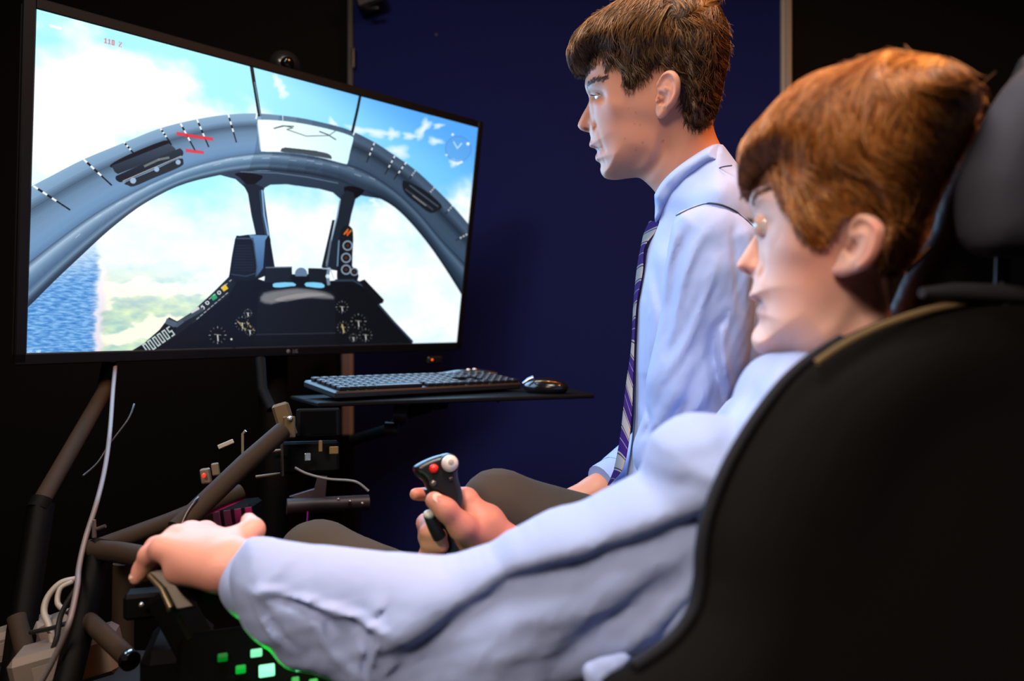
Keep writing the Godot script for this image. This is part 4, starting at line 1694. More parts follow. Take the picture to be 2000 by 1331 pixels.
	for s in [[1257, 278, 2.0], [1243, 293, 2.4], [1244, 287, 1.4], [1222, 270, 1.6], [1252, 243, 1.6], [1242, 241, 1.4], [1230, 211, 1.8], [1245, 219, 2.0], [1199, 140, 1.6], [1294, 277, 2.4]]:
		R.tint([s[0], s[1]], s[2], rgb(140, 72, 62), 0.6, 0.062)
	# shadow of the shaved hair at the temple and the nape
	R.tint([1246, 165, 1290, 120, 1330, 170, 1350, 235, 1380, 240], 14, rgb(92, 66, 54), 0.45, 0.07)
	R.build(body)
	ear(body, [1283, 166, 1288, 155, 1295, 144, 1304, 138, 1313, 137.5, 1321, 143, 1327, 153, 1329, 166, 1328, 181, 1323, 196, 1315, 208, 1307, 217, 1301, 226, 1294, 232, 1287, 231.5, 1282.5, 225, 1281, 216, 1281.5, 206, 1281, 196, 1284, 186, 1284, 176],
		{"folds": [[[1285, 166, 1291, 153, 1300, 144, 1311, 141.5, 1320, 150, 1324, 165, 1323, 181, 1316, 197, 1308, 208], 3.6, 3.2, 3.6], [[1293, 168, 1298, 158, 1307, 153, 1315, 160], 5, 5, -2.2, false], [[1303, 172, 1312, 176, 1313, 188, 1307, 201, 1300, 207], 3.4, 3.4, 2.4], [[1294, 176, 1303, 180], 3, 3, 1.6], [[1294, 184, 1300, 190, 1298, 200], 5.0, 5.0, -4.6, false], [[1289, 193, 1292, 198, 1291, 202], 2.6, 2.6, -3.4, false], [[1283, 190, 1284.5, 198], 3, 3, 2.6, false], [[1293, 222, 1297, 216], 5, 5, 1.6, false]],
		"tints": [[[1292, 192, 1297, 198], 6, rgb(164, 88, 70), 0.6], [[1310, 150, 1322, 168, 1316, 196], 6, rgb(222, 150, 128), 0.5], [[1293, 224], 8, rgb(224, 146, 124), 0.5], [[1289, 197], 3, rgb(110, 50, 38), 0.8]]}, 1303, 185, D - 0.079, -34, 0, 0.0013, SKIN_A)
	# arms, trunk and legs inside the clothes; the far forearm and hand come out of the cuff and rest on the knee
	var c := skin
	limb(body, at(1350, 400, D), at(1390, 520, D), 0.045, 0.07, c)
	limb(body, at(1390, 500, D), at(1380, 1040, D), 0.07, 0.08, c)
	limb(body, at(1395, 470, D - 0.10), at(1345, 790, D - 0.105), 0.035, 0.030, c)
	var wrist := at(1168, 962, D + 0.06)
	var hand0 := at(1085, 1000, D + 0.045)
	var bones := [[at(1290, 900, D + 0.12), wrist, 0.033, 0.026], [wrist, hand0, 0.026, 0.024]]
	for k in 4:
		var kn := hand0 + Vector3(-0.03, -0.004 * k, 0.03 - 0.02 * k)
		bones.append([hand0, kn, 0.022, 0.0105])
		var mid_j := kn + Vector3(-0.034 + 0.004 * absf(k - 1.5), -0.012, 0.004)
		bones.append([kn, mid_j, 0.0095, 0.0085])
		bones.append([mid_j, mid_j + Vector3(-0.020, -0.022, 0.0), 0.0085, 0.0075])
	bones.append([hand0, hand0 + Vector3(-0.01, -0.02, 0.05), 0.018, 0.011])
	bones.append([hand0 + Vector3(-0.01, -0.02, 0.05), hand0 + Vector3(-0.035, -0.034, 0.06), 0.0105, 0.0085])
	blob(body, bones, 0.004, 0.012, func(_p): return c)
	var top := front_of(R)
	var le := R.loc(1177, 185.5, 0.031)
	var sight := (TV_AT - at(1175, 185, D)).normalized()
	eye(who, body, R.world(le.x, le.y, 0.0305), (sight + R.n * 0.10).normalized(), R.n, 0.0118, 17.0, 16.0, skin, rgb(104, 122, 132))
	eye(who, body, R.world(le.x, le.y, -0.0305), sight, R.n, 0.0118, 17.0, 16.0, skin, rgb(104, 122, 132))
	part("body", body, skin_mat(), who)
	brow_hair(who, R, HAIR_A, 4.2, top, 170, rgb(78, 58, 48), 5.0)
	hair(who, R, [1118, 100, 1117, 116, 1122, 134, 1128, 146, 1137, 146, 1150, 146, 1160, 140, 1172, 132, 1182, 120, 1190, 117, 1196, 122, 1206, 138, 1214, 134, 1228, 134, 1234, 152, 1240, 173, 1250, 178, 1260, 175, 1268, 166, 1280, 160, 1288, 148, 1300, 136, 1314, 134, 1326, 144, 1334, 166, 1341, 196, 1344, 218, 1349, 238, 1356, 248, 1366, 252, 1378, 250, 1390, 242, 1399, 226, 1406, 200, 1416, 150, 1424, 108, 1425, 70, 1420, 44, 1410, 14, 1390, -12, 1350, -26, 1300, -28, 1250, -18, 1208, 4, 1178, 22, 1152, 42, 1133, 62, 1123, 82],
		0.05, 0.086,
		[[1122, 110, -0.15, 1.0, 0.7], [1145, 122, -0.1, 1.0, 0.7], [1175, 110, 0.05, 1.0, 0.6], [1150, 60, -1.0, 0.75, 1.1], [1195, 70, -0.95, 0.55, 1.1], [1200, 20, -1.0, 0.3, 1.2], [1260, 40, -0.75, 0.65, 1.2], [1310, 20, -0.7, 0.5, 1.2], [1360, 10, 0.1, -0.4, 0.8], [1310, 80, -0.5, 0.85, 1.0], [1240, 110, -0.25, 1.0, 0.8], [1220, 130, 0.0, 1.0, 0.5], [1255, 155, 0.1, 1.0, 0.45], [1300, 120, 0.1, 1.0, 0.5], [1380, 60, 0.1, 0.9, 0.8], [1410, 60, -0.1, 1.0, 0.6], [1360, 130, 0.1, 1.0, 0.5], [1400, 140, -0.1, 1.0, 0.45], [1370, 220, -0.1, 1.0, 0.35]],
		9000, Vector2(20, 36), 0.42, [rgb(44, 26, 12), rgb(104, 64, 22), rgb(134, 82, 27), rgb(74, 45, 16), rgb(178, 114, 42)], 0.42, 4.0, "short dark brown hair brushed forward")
	watcher_clothes(who, D)

func watcher_clothes(who: Node3D, D: float) -> void:
	var blue := cloth_mat(rgb(152, 172, 220))
	# trunk of the shirt
	var T := Relief.new(1340, 640, D, 4, 0, 0.0042, Color.WHITE)
	var ring := T.locs(pxs([1290, 396, 1287, 425, 1272, 462, 1262, 490, 1258, 533, 1247, 588, 1243, 640, 1239, 735, 1238, 812, 1231, 880, 1222, 930, 1216, 980, 1226, 1060, 1300, 1110, 1400, 1120, 1475, 1080, 1500, 960, 1506, 800, 1505, 640, 1500, 540, 1492, 450, 1476, 390, 1452, 345, 1432, 316, 1414, 292, 1404, 286, 1372, 298, 1336, 326, 1306, 354], 3))
	T.start([ring])
	T.lobe(ring, 0.085, T.widths([[1330, 360, 0.092], [1400, 320, 0.098], [1290, 440, 0.085], [1460, 400, 0.13], [1390, 430, 0.15], [1280, 560, 0.125], [1400, 600, 0.15], [1270, 800, 0.12], [1400, 900, 0.13]]))
	T.fold([1262, 500, 1270, 560, 1282, 620, 1280, 680], 7, 12, 7, 0.11)
	T.fold([1276, 470, 1284, 540, 1292, 600], 6, 9, -6, 0.11)
	T.fold([1250, 800, 1262, 850, 1250, 920], 6, 8, 7, 0.11)
	T.fold([1262, 740, 1270, 800, 1268, 850], 5, 9, -6, 0.11)
	T.fold([1240, 900, 1256, 870, 1280, 850], 6, 8, 6, 0.11)
	T.fold([1420, 335, 1440, 360, 1470, 400], 9, 9, 3, 0.10)
	T.wrinkle(2.0, 26.0, Vector2(0.2, 1), 4.0, 4)
	T.patch(T.locs(v2([1244, 584, 1258, 579, 1272, 622, 1271, 740, 1240, 736, 1243, 640]), 0.11), 0.0022, 0.0045)
	T.fold([1243, 586, 1258, 581, 1271, 622], 3, 3, 2.5, 0.11, false)
	var b := Buf.new()
	T.build(b)
	var shirt := part("shirt", b, blue, who, "light blue long-sleeved shirt")
	# near sleeve, hanging from the shoulder seam
	var S := Relief.new(1380, 620, D - 0.115, 0, 0, 0.0036, Color.WHITE)
	var sl := S.locs(pxs([1318, 424, 1345, 408, 1376, 397, 1412, 401, 1440, 414, 1462, 432, 1480, 452, 1482, 500, 1476, 560, 1472, 640, 1462, 710, 1448, 748, 1434, 790, 1426, 850, 1400, 900, 1340, 930, 1270, 940, 1240, 910, 1236, 870, 1250, 830, 1262, 790, 1262, 745, 1270, 705, 1283, 650, 1292, 600, 1298, 540, 1304, 490], 3))
	S.start([sl])
	S.lobe(sl, 0.055, S.widths([[1390, 430, 0.060], [1460, 450, 0.055], [1390, 560, 0.064], [1360, 720, 0.062], [1340, 860, 0.055], [1260, 880, 0.045]]))
	# long soft folds that fall from the shoulder and gather at the bend of the arm
	S.fold([1316, 440, 1316, 470, 1302, 520, 1296, 580], 7, 12, 8.7, 0.05)
	S.fold([1330, 470, 1316, 540, 1306, 620, 1296, 690], 14, 10, -8.7, 0.055)
	S.fold([1376, 455, 1352, 500, 1326, 580, 1312, 660], 9, 15, 8.7, 0.06)
	S.fold([1400, 520, 1372, 590, 1340, 670, 1300, 740], 9, 22, 7.975, 0.06)
	S.fold([1372, 560, 1340, 640, 1305, 700], 14, 10, -5.8, 0.06)
	S.fold([1418, 620, 1400, 650, 1394, 690, 1404, 750, 1418, 810], 5, 16, -10.15, 0.06)
	S.fold([1410, 640, 1412, 700, 1428, 770], 10, 5, 7.25, 0.06)
	S.fold([1350, 690, 1330, 760, 1290, 830], 12, 26, 7.25, 0.06)
	S.fold([1390, 740, 1360, 800, 1310, 850, 1270, 870], 10, 18, 7.975, 0.06)
	S.fold([1330, 790, 1296, 838, 1262, 858], 12, 8, -7.975, 0.06)
	S.fold([1256, 800, 1266, 830, 1250, 862], 6, 6, -8.7, 0.05)
	S.fold([1440, 430, 1434, 470, 1440, 540, 1446, 600], 10, 8, -4.35, 0.06)
	S.fold([1462, 450, 1464, 520, 1458, 600], 7, 7, 4.35, 0.05)
	S.wrinkle(2.4, 24.0, Vector2(0.35, 1), 4.0, 3)
	S.fold([1318, 426, 1345, 410, 1376, 399, 1412, 403, 1440, 416, 1462, 434, 1480, 454], 6, 3, -3.625, 0.04, false)
	b = Buf.new()
	S.build(b)
	part("sleeve", b, blue, shirt)
	# shoulder seam and collar seam: thin dark piping that follows the cloth
	var dark := mat(rgb(46, 52, 70), 0.8)
	var sf := front_of(S)
	var tf := front_of(T)
	var eyep := Vector3(0, 1.1, 0)
	b = Buf.new()
	var pts := []
	for p in smooth_ring(v2([1321, 420, 1345, 408, 1374, 398, 1396, 398, 1415, 402.5, 1437, 413, 1457, 428, 1478, 449]), 5, false):
		var p1 := on_skin(S, sf, p.x, p.y + 1.5)
		var p2 := on_skin(T, tf, p.x, p.y)
		var q := p1 if p1.distance_to(eyep) < p2.distance_to(eyep) else p2
		pts.append(q + (eyep - q).normalized() * 0.0006)
	b.tube(pts, 0.0012, 5, true)
	part("seam", b, dark, shirt)
	# far sleeve and its cuff
	b = Buf.new()
	var el := at(1330, 850, D + 0.18)
	b.tube([at(1400, 480, D + 0.17), at(1370, 660, D + 0.19), el], [0.06, 0.062, 0.055], 18, true)
	b.tube([el + Vector3(0, 0.01, 0), at(1260, 905, D + 0.12), at(1205, 940, D + 0.075)], [0.055, 0.05, 0.041], 18, true)
	part("sleeve", b, blue, shirt)
	b = Buf.new()
	b.tube([at(1222, 934, D + 0.085), at(1200, 944, D + 0.07), at(1178, 955, D + 0.06)], [0.040, 0.0405, 0.0385], 22, true)
	part("cuff", b, blue, shirt)
	# collar
	var C := Relief.new(1345, 350, D, -12, 0, 0.0022, Color.WHITE)
	var col := C.locs(pxs([1285, 380, 1289, 372, 1304, 349.5, 1331, 324.5, 1367, 299, 1389, 286, 1405, 281, 1415, 290, 1425, 308, 1433, 324, 1420, 324, 1407, 326, 1388, 337, 1370, 352, 1352, 371, 1331, 396, 1313, 420, 1298, 437, 1290, 434, 1285, 408], 3))
	C.start([col])
	C.lobe(col, 0.016, C.widths([[1290, 400, 0.048], [1310, 380, 0.066], [1350, 340, 0.072], [1400, 300, 0.066], [1425, 315, 0.074], [1300, 430, 0.068]]))
	C.fold([1407, 326, 1388, 337, 1370, 352, 1352, 371, 1331, 396, 1313, 420, 1298, 437], 5, 3, 1.0, 0.07, false)
	b = Buf.new()
	C.build(b)
	part("collar", b, blue, shirt)
	b = Buf.new()
	pts = []
	for p in smooth_ring(v2([1431, 323.5, 1418, 325, 1406, 328, 1388, 339, 1380, 345]), 4, false):
		var q := C.loc(p.x, p.y, 0.075)
		pts.append(C.world(q.x, q.y, 0.0745 + (1406 - p.x) * -0.0003))
	b.tube(pts, 0.0010, 5, true)
	part("seam", b, dark, shirt)
	tie(who, D)
	# trousers: the raised near thigh and its shin, the far one, all in one piece
	var cloth := cloth_mat(rgb(64, 57, 50), 0.95, 18.0, 0.1)
	b = Buf.new()
	var knee := at(972, 992, 0.99)
	var hip := at(1310, 1130, 1.03)
	var kb := [[at(1350, 1100, D + 0.02), at(1350, 1020, D + 0.02), 0.125, 0.115], [knee, hip, 0.0475, 0.082], [knee, at(905, 1560, 1.04), 0.046, 0.040], [at(1300, 1130, D + 0.16), at(1020, 1060, D + 0.2), 0.085, 0.055], [at(1020, 1060, D + 0.2), at(960, 1560, D + 0.2), 0.053, 0.042]]
	blob(b, kb, 0.011, 0.02, func(_p): return Color.WHITE)
	part("trousers", b, cloth, who, "grey brown trousers")

func tie(who: Node3D, D: float) -> void:
	var le := [1268, 430, 1258, 452, 1251, 474, 1242, 523, 1234, 596, 1229, 680, 1218, 759, 1208, 849, 1198, 905, 1186, 949]
	var ri := [1291, 436, 1282, 456, 1262, 486, 1259, 533, 1247, 602, 1243, 702, 1239, 810, 1231, 880, 1220, 918, 1190, 950]
	var L := smooth_ring(v2(le), 8, false)
	var Rr := smooth_ring(v2(ri), 8, false)
	var n := (at(1240, 700, D) * -1.0 + Vector3(0, 1.1, 0)).normalized().rotated(Vector3.UP, deg_to_rad(-14.0))
	var b := Buf.new()
	var rows := []
	var acc := 0.0
	var last := Vector3.ZERO
	for i in L.size():
		var pl := at(L[i].x, L[i].y, D + 0.004)
		var pr := at(Rr[i].x, Rr[i].y, D - 0.01)
		var f := float(i) / (L.size() - 1)
		var half := lerpf(0.010, 0.020, smoothstep(0.1, 0.9, f)) * (1.0 if f < 0.93 else maxf(0.05, (1.0 - f) / 0.07))
		var cen := (pl + pr) / 2
		var out := (pl - pr).normalized()
		var wide := pl.distance_to(pr)
		if i > 0:
			acc += cen.distance_to(last)
		last = cen
		var first := b.v.size()
		for k in 25:
			var an := TAU * k / 24.0
			var e := Vector2(cos(an), sin(an))
			var off := n * (e.x * half) - out * (e.x * wide * 0.55) + out * (e.y * wide * 0.12 + 0.001)
			var nn := (out * e.y + n * e.x * 0.25).normalized()
			b.vert(cen + off, nn, Color.WHITE, Vector2((e.x + 1.0) / 2.0, acc / 0.45))
		rows.append(first)
	for i in L.size() - 1:
		for k in 24:
			b.quad(rows[i] + k, rows[i] + k + 1, rows[i + 1] + k + 1, rows[i + 1] + k)
	var img := Image.create(64, 1024, false, Image.FORMAT_RGB8)
	for y in 1024:
		for x in 64:
			var s := fposmod(y / 1024.0 * 8.0 + (x / 64.0) * 0.22 + 0.15, 1.0)
			var cc := rgb(50, 12, 92)
			if s > 0.50 and s < 0.97:
				cc = rgb(158, 144, 138)
			if (s > 0.545 and s < 0.575) or (s > 0.90 and s < 0.93):
				cc = rgb(52, 20, 60)
			if s > 0.20 and s < 0.225:
				cc = rgb(150, 130, 160)
			var g := 0.93 + 0.07 * sin(x * 2.4 + y * 1.2)
			img.set_pixel(x, y, Color(cc.r * g, cc.g * g, cc.b * g))
	var m := mat(Color.WHITE, 0.8, 0.0, 0.15)
	m.albedo_texture = ImageTexture.create_from_image(img)
	part("tie", b, m, who, "purple tie with silver and thin dark stripes")
# ---------------------------------------------------------------- the red-haired boy at the controls
const SKIN_B := Color(0.955, 0.755, 0.685)

const HAIR_B := [1473, 402, 1474, 392, 1484, 381, 1500, 373, 1520, 368]

func pilot() -> void:
	var D := 0.665
	var who := thing("person", "red-haired boy in light blue shirt sitting at the controls, one hand on the throttle", "person", at(1480, 1150, D))
	var skin := lin(SKIN_B)
	var body := Buf.new()
	var R := Relief.new(1620, 420, D, -12, -2, 0.0017, SKIN_B)
	var face := R.locs(pxs([1489, 350, 1478, 366, 1471, 386, 1470.5, 400, 1474, 414, 1480, 430, 1484, 455, 1486, 490, 1484, 520, 1477, 540, 1475.5, 550, 1473, 562, 1469.5, 569, 1467.3, 576, 1471, 584, 1481, 589, 1488, 592.5, 1483.5, 599, 1481.5, 608, 1485.5, 620, 1485, 629, 1476, 643, 1471, 657, 1473.5, 673, 1482, 686, 1494, 693, 1512, 697.5, 1540, 697, 1566, 706, 1580, 740, 1620, 800, 1740, 760, 1752, 660, 1738, 604, 1743, 550, 1752, 510, 1780, 470, 1812, 400, 1850, 320, 1868, 240, 1848, 170, 1800, 130, 1730, 124, 1650, 142, 1580, 184, 1530, 244, 1502, 300], 3))
	var nose := R.locs(pxs([1472, 420, 1478.6, 438, 1478.5, 452, 1471, 466, 1460, 484, 1450, 500, 1443, 511, 1440.3, 518.5, 1443.5, 527, 1454, 533, 1465, 539.5, 1476, 548, 1490, 552, 1500, 528, 1498, 500, 1492, 460, 1486, 425], 3))
	R.pad = 11
	R.start([face, nose, R.locs(v2(HAIR_B))])
	var W := R.widths([[1490, 340, 0.064], [1484, 400, 0.060], [1478, 470, 0.054], [1520, 480, 0.062], [1486, 520, 0.050], [1490, 585, 0.050], [1530, 590, 0.059], [1485, 660, 0.044], [1520, 675, 0.050], [1580, 620, 0.063], [1640, 560, 0.066], [1600, 440, 0.070], [1700, 400, 0.074], [1650, 230, 0.077], [1780, 250, 0.076], [1760, 400, 0.070], [1740, 520, 0.060], [1690, 600, 0.057], [1640, 700, 0.055]], 0.0, 5e-4)
	R.lobe(face, 0.060, W)
	R.lobe(nose, 0.0105, 0.0125, 0.004)
	R.fold([1480, 408, 1494, 424, 1506, 438], 13, 14, -2.6, 0.04, false)
	R.fold([1473, 388, 1490, 376, 1520, 366], 12, 10, 2.4, 0.045)
	R.fold([1490, 436, 1494, 462, 1498, 492], 10, 10, -3.6, 0.03)
	R.fold([1515, 470, 1550, 490, 1600, 496], 22, 26, 2.4, 0.06)
	R.fold([1472, 522, 1484, 528], 12, 12, 3.4, 0.016, false)
	R.fold([1496, 500, 1500, 522, 1490, 544], 6, 6, -2.8, 0.02)
	R.fold([1496, 536, 1506, 566, 1514, 600], 11, 9, -1.0, 0.035)
	R.fold([1455, 528.5, 1466, 534], 4.5, 4, -3.0, 0.010, false)
	R.fold([1472, 584, 1482, 590, 1493, 593], 4, 4, -3.4, 0.022)
	R.fold([1472, 576, 1482, 581, 1490, 588], 6, 6, 0.9, 0.025)
	R.fold([1486, 606, 1494, 602, 1502, 596], 8, 7, 1.6, 0.025)
	R.fold([1492, 626, 1506, 622], 14, 14, -1.5, 0.035)
	R.fold([1540, 694, 1610, 660, 1650, 600, 1664, 545], 18, 16, 2.0, 0.06)
	R.fold([1560, 706, 1640, 670, 1680, 610, 1692, 550], 24, 22, -3.0, 0.06)
	R.fold([1560, 400, 1600, 420], 36, 36, -1.4, 0.068)
	R.tint([1600, 540], 75, rgb(216, 140, 120), 0.55, 0.065)
	R.tint([1560, 500, 1610, 480], 40, rgb(222, 146, 126), 0.4, 0.062)
	R.tint([1450, 515, 1475, 520], 18, rgb(222, 140, 116), 0.5, 0.01)
	R.tint([1469, 576, 1479, 581, 1487, 588], 5.5, rgb(188, 116, 110), 0.85, 0.022)
	R.tint([1485, 606, 1490, 601, 1498, 597], 8, rgb(190, 116, 112), 0.85, 0.022)
	R.tint([1476, 587, 1484, 591, 1491, 593], 2.6, rgb(86, 44, 42), 0.85, 0.022)
	R.tint([1456, 529.5, 1464, 534], 3.6, rgb(110, 56, 46), 0.8, 0.010)
	R.build(body)
	ear(body, [1640, 500, 1652, 480, 1658, 458, 1664, 436, 1676, 421, 1690, 418, 1708, 424, 1722, 436, 1728, 450, 1726, 470, 1720, 490, 1710, 508, 1698, 522, 1682, 530, 1664, 536.5, 1648, 541, 1636, 540, 1628, 534, 1627, 524, 1634, 514],
		{"folds": [[[1662, 446, 1672, 430, 1688, 424, 1706, 430, 1720, 446, 1719, 468, 1712, 490, 1700, 508, 1684, 522], 7, 6, 4.0], [[1672, 450, 1682, 436, 1696, 440], 8, 8, -2.4, false], [[1680, 456, 1698, 458, 1698, 478, 1688, 500, 1672, 512], 6, 6, 2.2], [[1662, 472, 1674, 480, 1668, 496], 9, 9, -5, false], [[1655, 482, 1660, 490], 5, 5, -4, false], [[1646, 486, 1650, 494], 6, 6, 2.4, false], [[1640, 528, 1660, 524], 9, 9, 1.8, false]],
		"tints": [[[1660, 484, 1670, 474], 9, rgb(120, 50, 38), 0.8], [[1676, 440, 1686, 434], 7, rgb(150, 70, 56), 0.6], [[1716, 440, 1722, 470, 1700, 512], 14, rgb(236, 140, 112), 0.6], [[1645, 530], 16, rgb(236, 150, 124), 0.5]]}, 1680, 480, D - 0.078, -36, 0, 0.0014, SKIN_B)
	var c := skin
	limb(body, at(1640, 720, D), at(1560, 960, D + 0.02), 0.05, 0.085, c)
	limb(body, at(1560, 900, D + 0.02), at(1480, 1420, D + 0.02), 0.085, 0.09, c)
	limb(body, at(1440, 930, D - 0.01), at(1010, 1200, D), 0.028, 0.028, c)
	limb(body, at(1010, 1200, D), at(470, 1120, 0.755), 0.028, 0.023, c)
	throttle_hand(body, c)
	stick_hand(body, c)
	var top := front_of(R)
	var le := R.loc(1498, 440, 0.029)
	var sight := (TV_AT - at(1497, 438, D)).normalized()
	eye(who, body, R.world(le.x, le.y, 0.0288), (sight + R.n * 0.10).normalized(), R.n, 0.0118, 17.0, 15.0, skin, rgb(110, 126, 136))
	eye(who, body, R.world(le.x, le.y, -0.0305), sight, R.n, 0.0118, 17.0, 15.0, skin, rgb(110, 126, 136))
	part("body", body, skin_mat(), who)
	brow_hair(who, R, HAIR_B, 6.0, top, 150, rgb(120, 72, 44), 5.0)
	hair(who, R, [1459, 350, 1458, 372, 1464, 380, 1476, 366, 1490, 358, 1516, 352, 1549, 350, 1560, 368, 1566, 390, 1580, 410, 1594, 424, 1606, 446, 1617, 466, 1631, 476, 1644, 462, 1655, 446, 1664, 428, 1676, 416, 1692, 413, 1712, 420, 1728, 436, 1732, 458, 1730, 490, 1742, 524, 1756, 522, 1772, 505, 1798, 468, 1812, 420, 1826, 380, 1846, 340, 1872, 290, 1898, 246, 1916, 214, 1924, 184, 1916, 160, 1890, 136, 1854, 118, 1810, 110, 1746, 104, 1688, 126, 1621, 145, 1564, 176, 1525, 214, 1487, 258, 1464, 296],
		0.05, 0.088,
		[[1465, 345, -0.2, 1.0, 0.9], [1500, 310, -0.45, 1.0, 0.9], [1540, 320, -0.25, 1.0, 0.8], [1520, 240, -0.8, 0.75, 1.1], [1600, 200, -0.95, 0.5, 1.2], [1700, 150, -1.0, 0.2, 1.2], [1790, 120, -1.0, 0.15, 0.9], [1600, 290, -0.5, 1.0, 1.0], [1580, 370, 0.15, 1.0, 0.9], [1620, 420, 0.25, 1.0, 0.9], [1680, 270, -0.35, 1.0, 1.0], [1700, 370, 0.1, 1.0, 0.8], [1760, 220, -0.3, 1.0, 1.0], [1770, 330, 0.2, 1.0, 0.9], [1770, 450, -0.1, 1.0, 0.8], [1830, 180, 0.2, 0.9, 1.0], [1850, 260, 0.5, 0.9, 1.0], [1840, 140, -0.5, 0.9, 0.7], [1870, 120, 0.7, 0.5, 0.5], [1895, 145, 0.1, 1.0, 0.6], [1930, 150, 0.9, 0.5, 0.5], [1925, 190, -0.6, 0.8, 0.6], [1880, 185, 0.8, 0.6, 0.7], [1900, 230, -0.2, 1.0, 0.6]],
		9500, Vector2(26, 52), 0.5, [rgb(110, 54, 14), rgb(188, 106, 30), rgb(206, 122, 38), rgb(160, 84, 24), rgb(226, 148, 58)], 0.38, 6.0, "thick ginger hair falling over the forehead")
	pilot_clothes(who, D)

func nail(body: Buf, tip: Vector3, dir: Vector3, up: Vector3, s: float) -> void:
	var z := (up - dir * up.dot(dir)).normalized()
	body.ball(Transform3D(Basis(dir * 0.0062 * s, z * 0.0016, dir.cross(z) * 0.0050 * s), tip + z * 0.0068 * s - dir * 0.002), 8, lin(rgb(232, 178, 160)))

func chain(bones: Array, pts: Array, rad: Array) -> void:
	for i in pts.size() - 1:
		bones.append([pts[i], pts[i + 1], rad[i], rad[i + 1]])

func throttle_hand(body: Buf, c: Color) -> void:      # left hand lying over the throttle, fingers hooked over its far end, thumb on the far side
	var b := []
	var wrist := at(455, 1098, 0.755)
	var fore := at(545, 1128, 0.735)
	b.append([fore, wrist, 0.024, 0.0245])
	# the back of the hand: one ray per finger from the wrist to its knuckle
	var kn := [at(322, 1072, 0.785), at(347, 1053, 0.803), at(372, 1045, 0.825), at(400, 1044, 0.845)]      # little finger nearest, index furthest
	var wr := [at(425, 1112, 0.752), at(428, 1098, 0.765), at(432, 1086, 0.778), at(438, 1078, 0.788)]
	for k in 4:
		b.append([wrist.lerp(wr[k], 0.8), kn[k], 0.0235, [0.0135, 0.0135, 0.0135, 0.0135][k]])
	b.append([at(440, 1112, 0.75), at(352, 1112, 0.775), 0.022, 0.0165])
	b.append([at(436, 1096, 0.77), at(372, 1086, 0.80), 0.024, 0.020])
	chain(b, [kn[0], at(292, 1085, 0.80), at(279, 1112, 0.805), at(266, 1131, 0.802)], [0.0125, 0.0098, 0.0086, 0.0068])
	chain(b, [kn[1], at(305, 1070, 0.822), at(289, 1095, 0.832), at(283, 1124, 0.834)], [0.0130, 0.0105, 0.0092, 0.0074])
	chain(b, [kn[2], at(332, 1058, 0.846), at(310, 1082, 0.857), at(302, 1112, 0.86)], [0.0130, 0.0105, 0.0092, 0.0074])
	chain(b, [kn[3], at(362, 1052, 0.868), at(340, 1074, 0.882), at(330, 1104, 0.885)], [0.0125, 0.0102, 0.0090, 0.0074])
	chain(b, [at(450, 1078, 0.785), at(470, 1056, 0.80), at(494, 1036, 0.81), at(486, 1018, 0.825)], [0.019, 0.0145, 0.0112, 0.0088])
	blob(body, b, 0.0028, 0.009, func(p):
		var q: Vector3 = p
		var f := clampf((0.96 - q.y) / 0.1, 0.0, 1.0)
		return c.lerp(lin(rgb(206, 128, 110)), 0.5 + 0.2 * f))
	nail(body, at(266, 1131, 0.802), (at(266, 1131, 0.802) - at(279, 1112, 0.805)).normalized(), Vector3(-0.6, 0.1, 0.6), 0.9)
	nail(body, at(486, 1018, 0.825), (at(486, 1018, 0.825) - at(494, 1036, 0.81)).normalized(), Vector3(0.3, 0.4, 1), 1.0)

func stick_hand(body: Buf, c: Color) -> void:       # right hand closed round the stick: thumb on the near side, fingers round the front
	var b := []
	var wrist := at(985, 1072, 0.90)
	b.append([at(1080, 1120, 0.90), wrist, 0.032, 0.0265])
	b.append([wrist, at(945, 1028, 0.895), 0.0265, 0.0245])
	b.append([wrist, at(935, 1060, 0.90), 0.026, 0.024])
	b.append([at(945, 1028, 0.895), at(915, 984, 0.90), 0.0235, 0.0145])
	b.append([at(950, 1020, 0.91), at(922, 1000, 0.925), 0.022, 0.016])
	b.append([at(940, 1055, 0.90), at(905, 1045, 0.90), 0.022, 0.016])
	# thumb
	chain(b, [at(935, 1050, 0.885), at(903, 1030, 0.862), at(871, 996, 0.852), at(848, 978, 0.852)], [0.0195, 0.0150, 0.0118, 0.0102])
	# index finger goes round the far side and shows its tip left of the stick
	chain(b, [at(910, 972, 0.905), at(884, 968, 0.95), at(846, 966, 0.955), at(812, 966, 0.925)], [0.0125, 0.0105, 0.0095, 0.0078])
	# middle, ring and little finger come round to the near side
	chain(b, [at(925, 1010, 0.92), at(885, 1015, 0.955), at(832, 1022, 0.93), at(838, 1040, 0.888), at(860, 1046, 0.878)], [0.0130, 0.0112, 0.0105, 0.0098, 0.0082])
	chain(b, [at(928, 1035, 0.92), at(888, 1042, 0.955), at(835, 1050, 0.93), at(840, 1064, 0.89), at(864, 1068, 0.88)], [0.0130, 0.0110, 0.0102, 0.0095, 0.0080])
	chain(b, [at(930, 1060, 0.92), at(890, 1072, 0.95), at(838, 1080, 0.925), at(832, 1088, 0.895), at(858, 1094, 0.885)], [0.0120, 0.0100, 0.0092, 0.0085, 0.0072])
	blob(body, b, 0.0028, 0.008, func(_p): return c.lerp(lin(rgb(172, 100, 80)), 0.85))
	nail(body, at(848, 978, 0.852), (at(848, 978, 0.852) - at(871, 996, 0.852)).normalized(), Vector3(-0.3, 0.9, 0.5), 1.25)

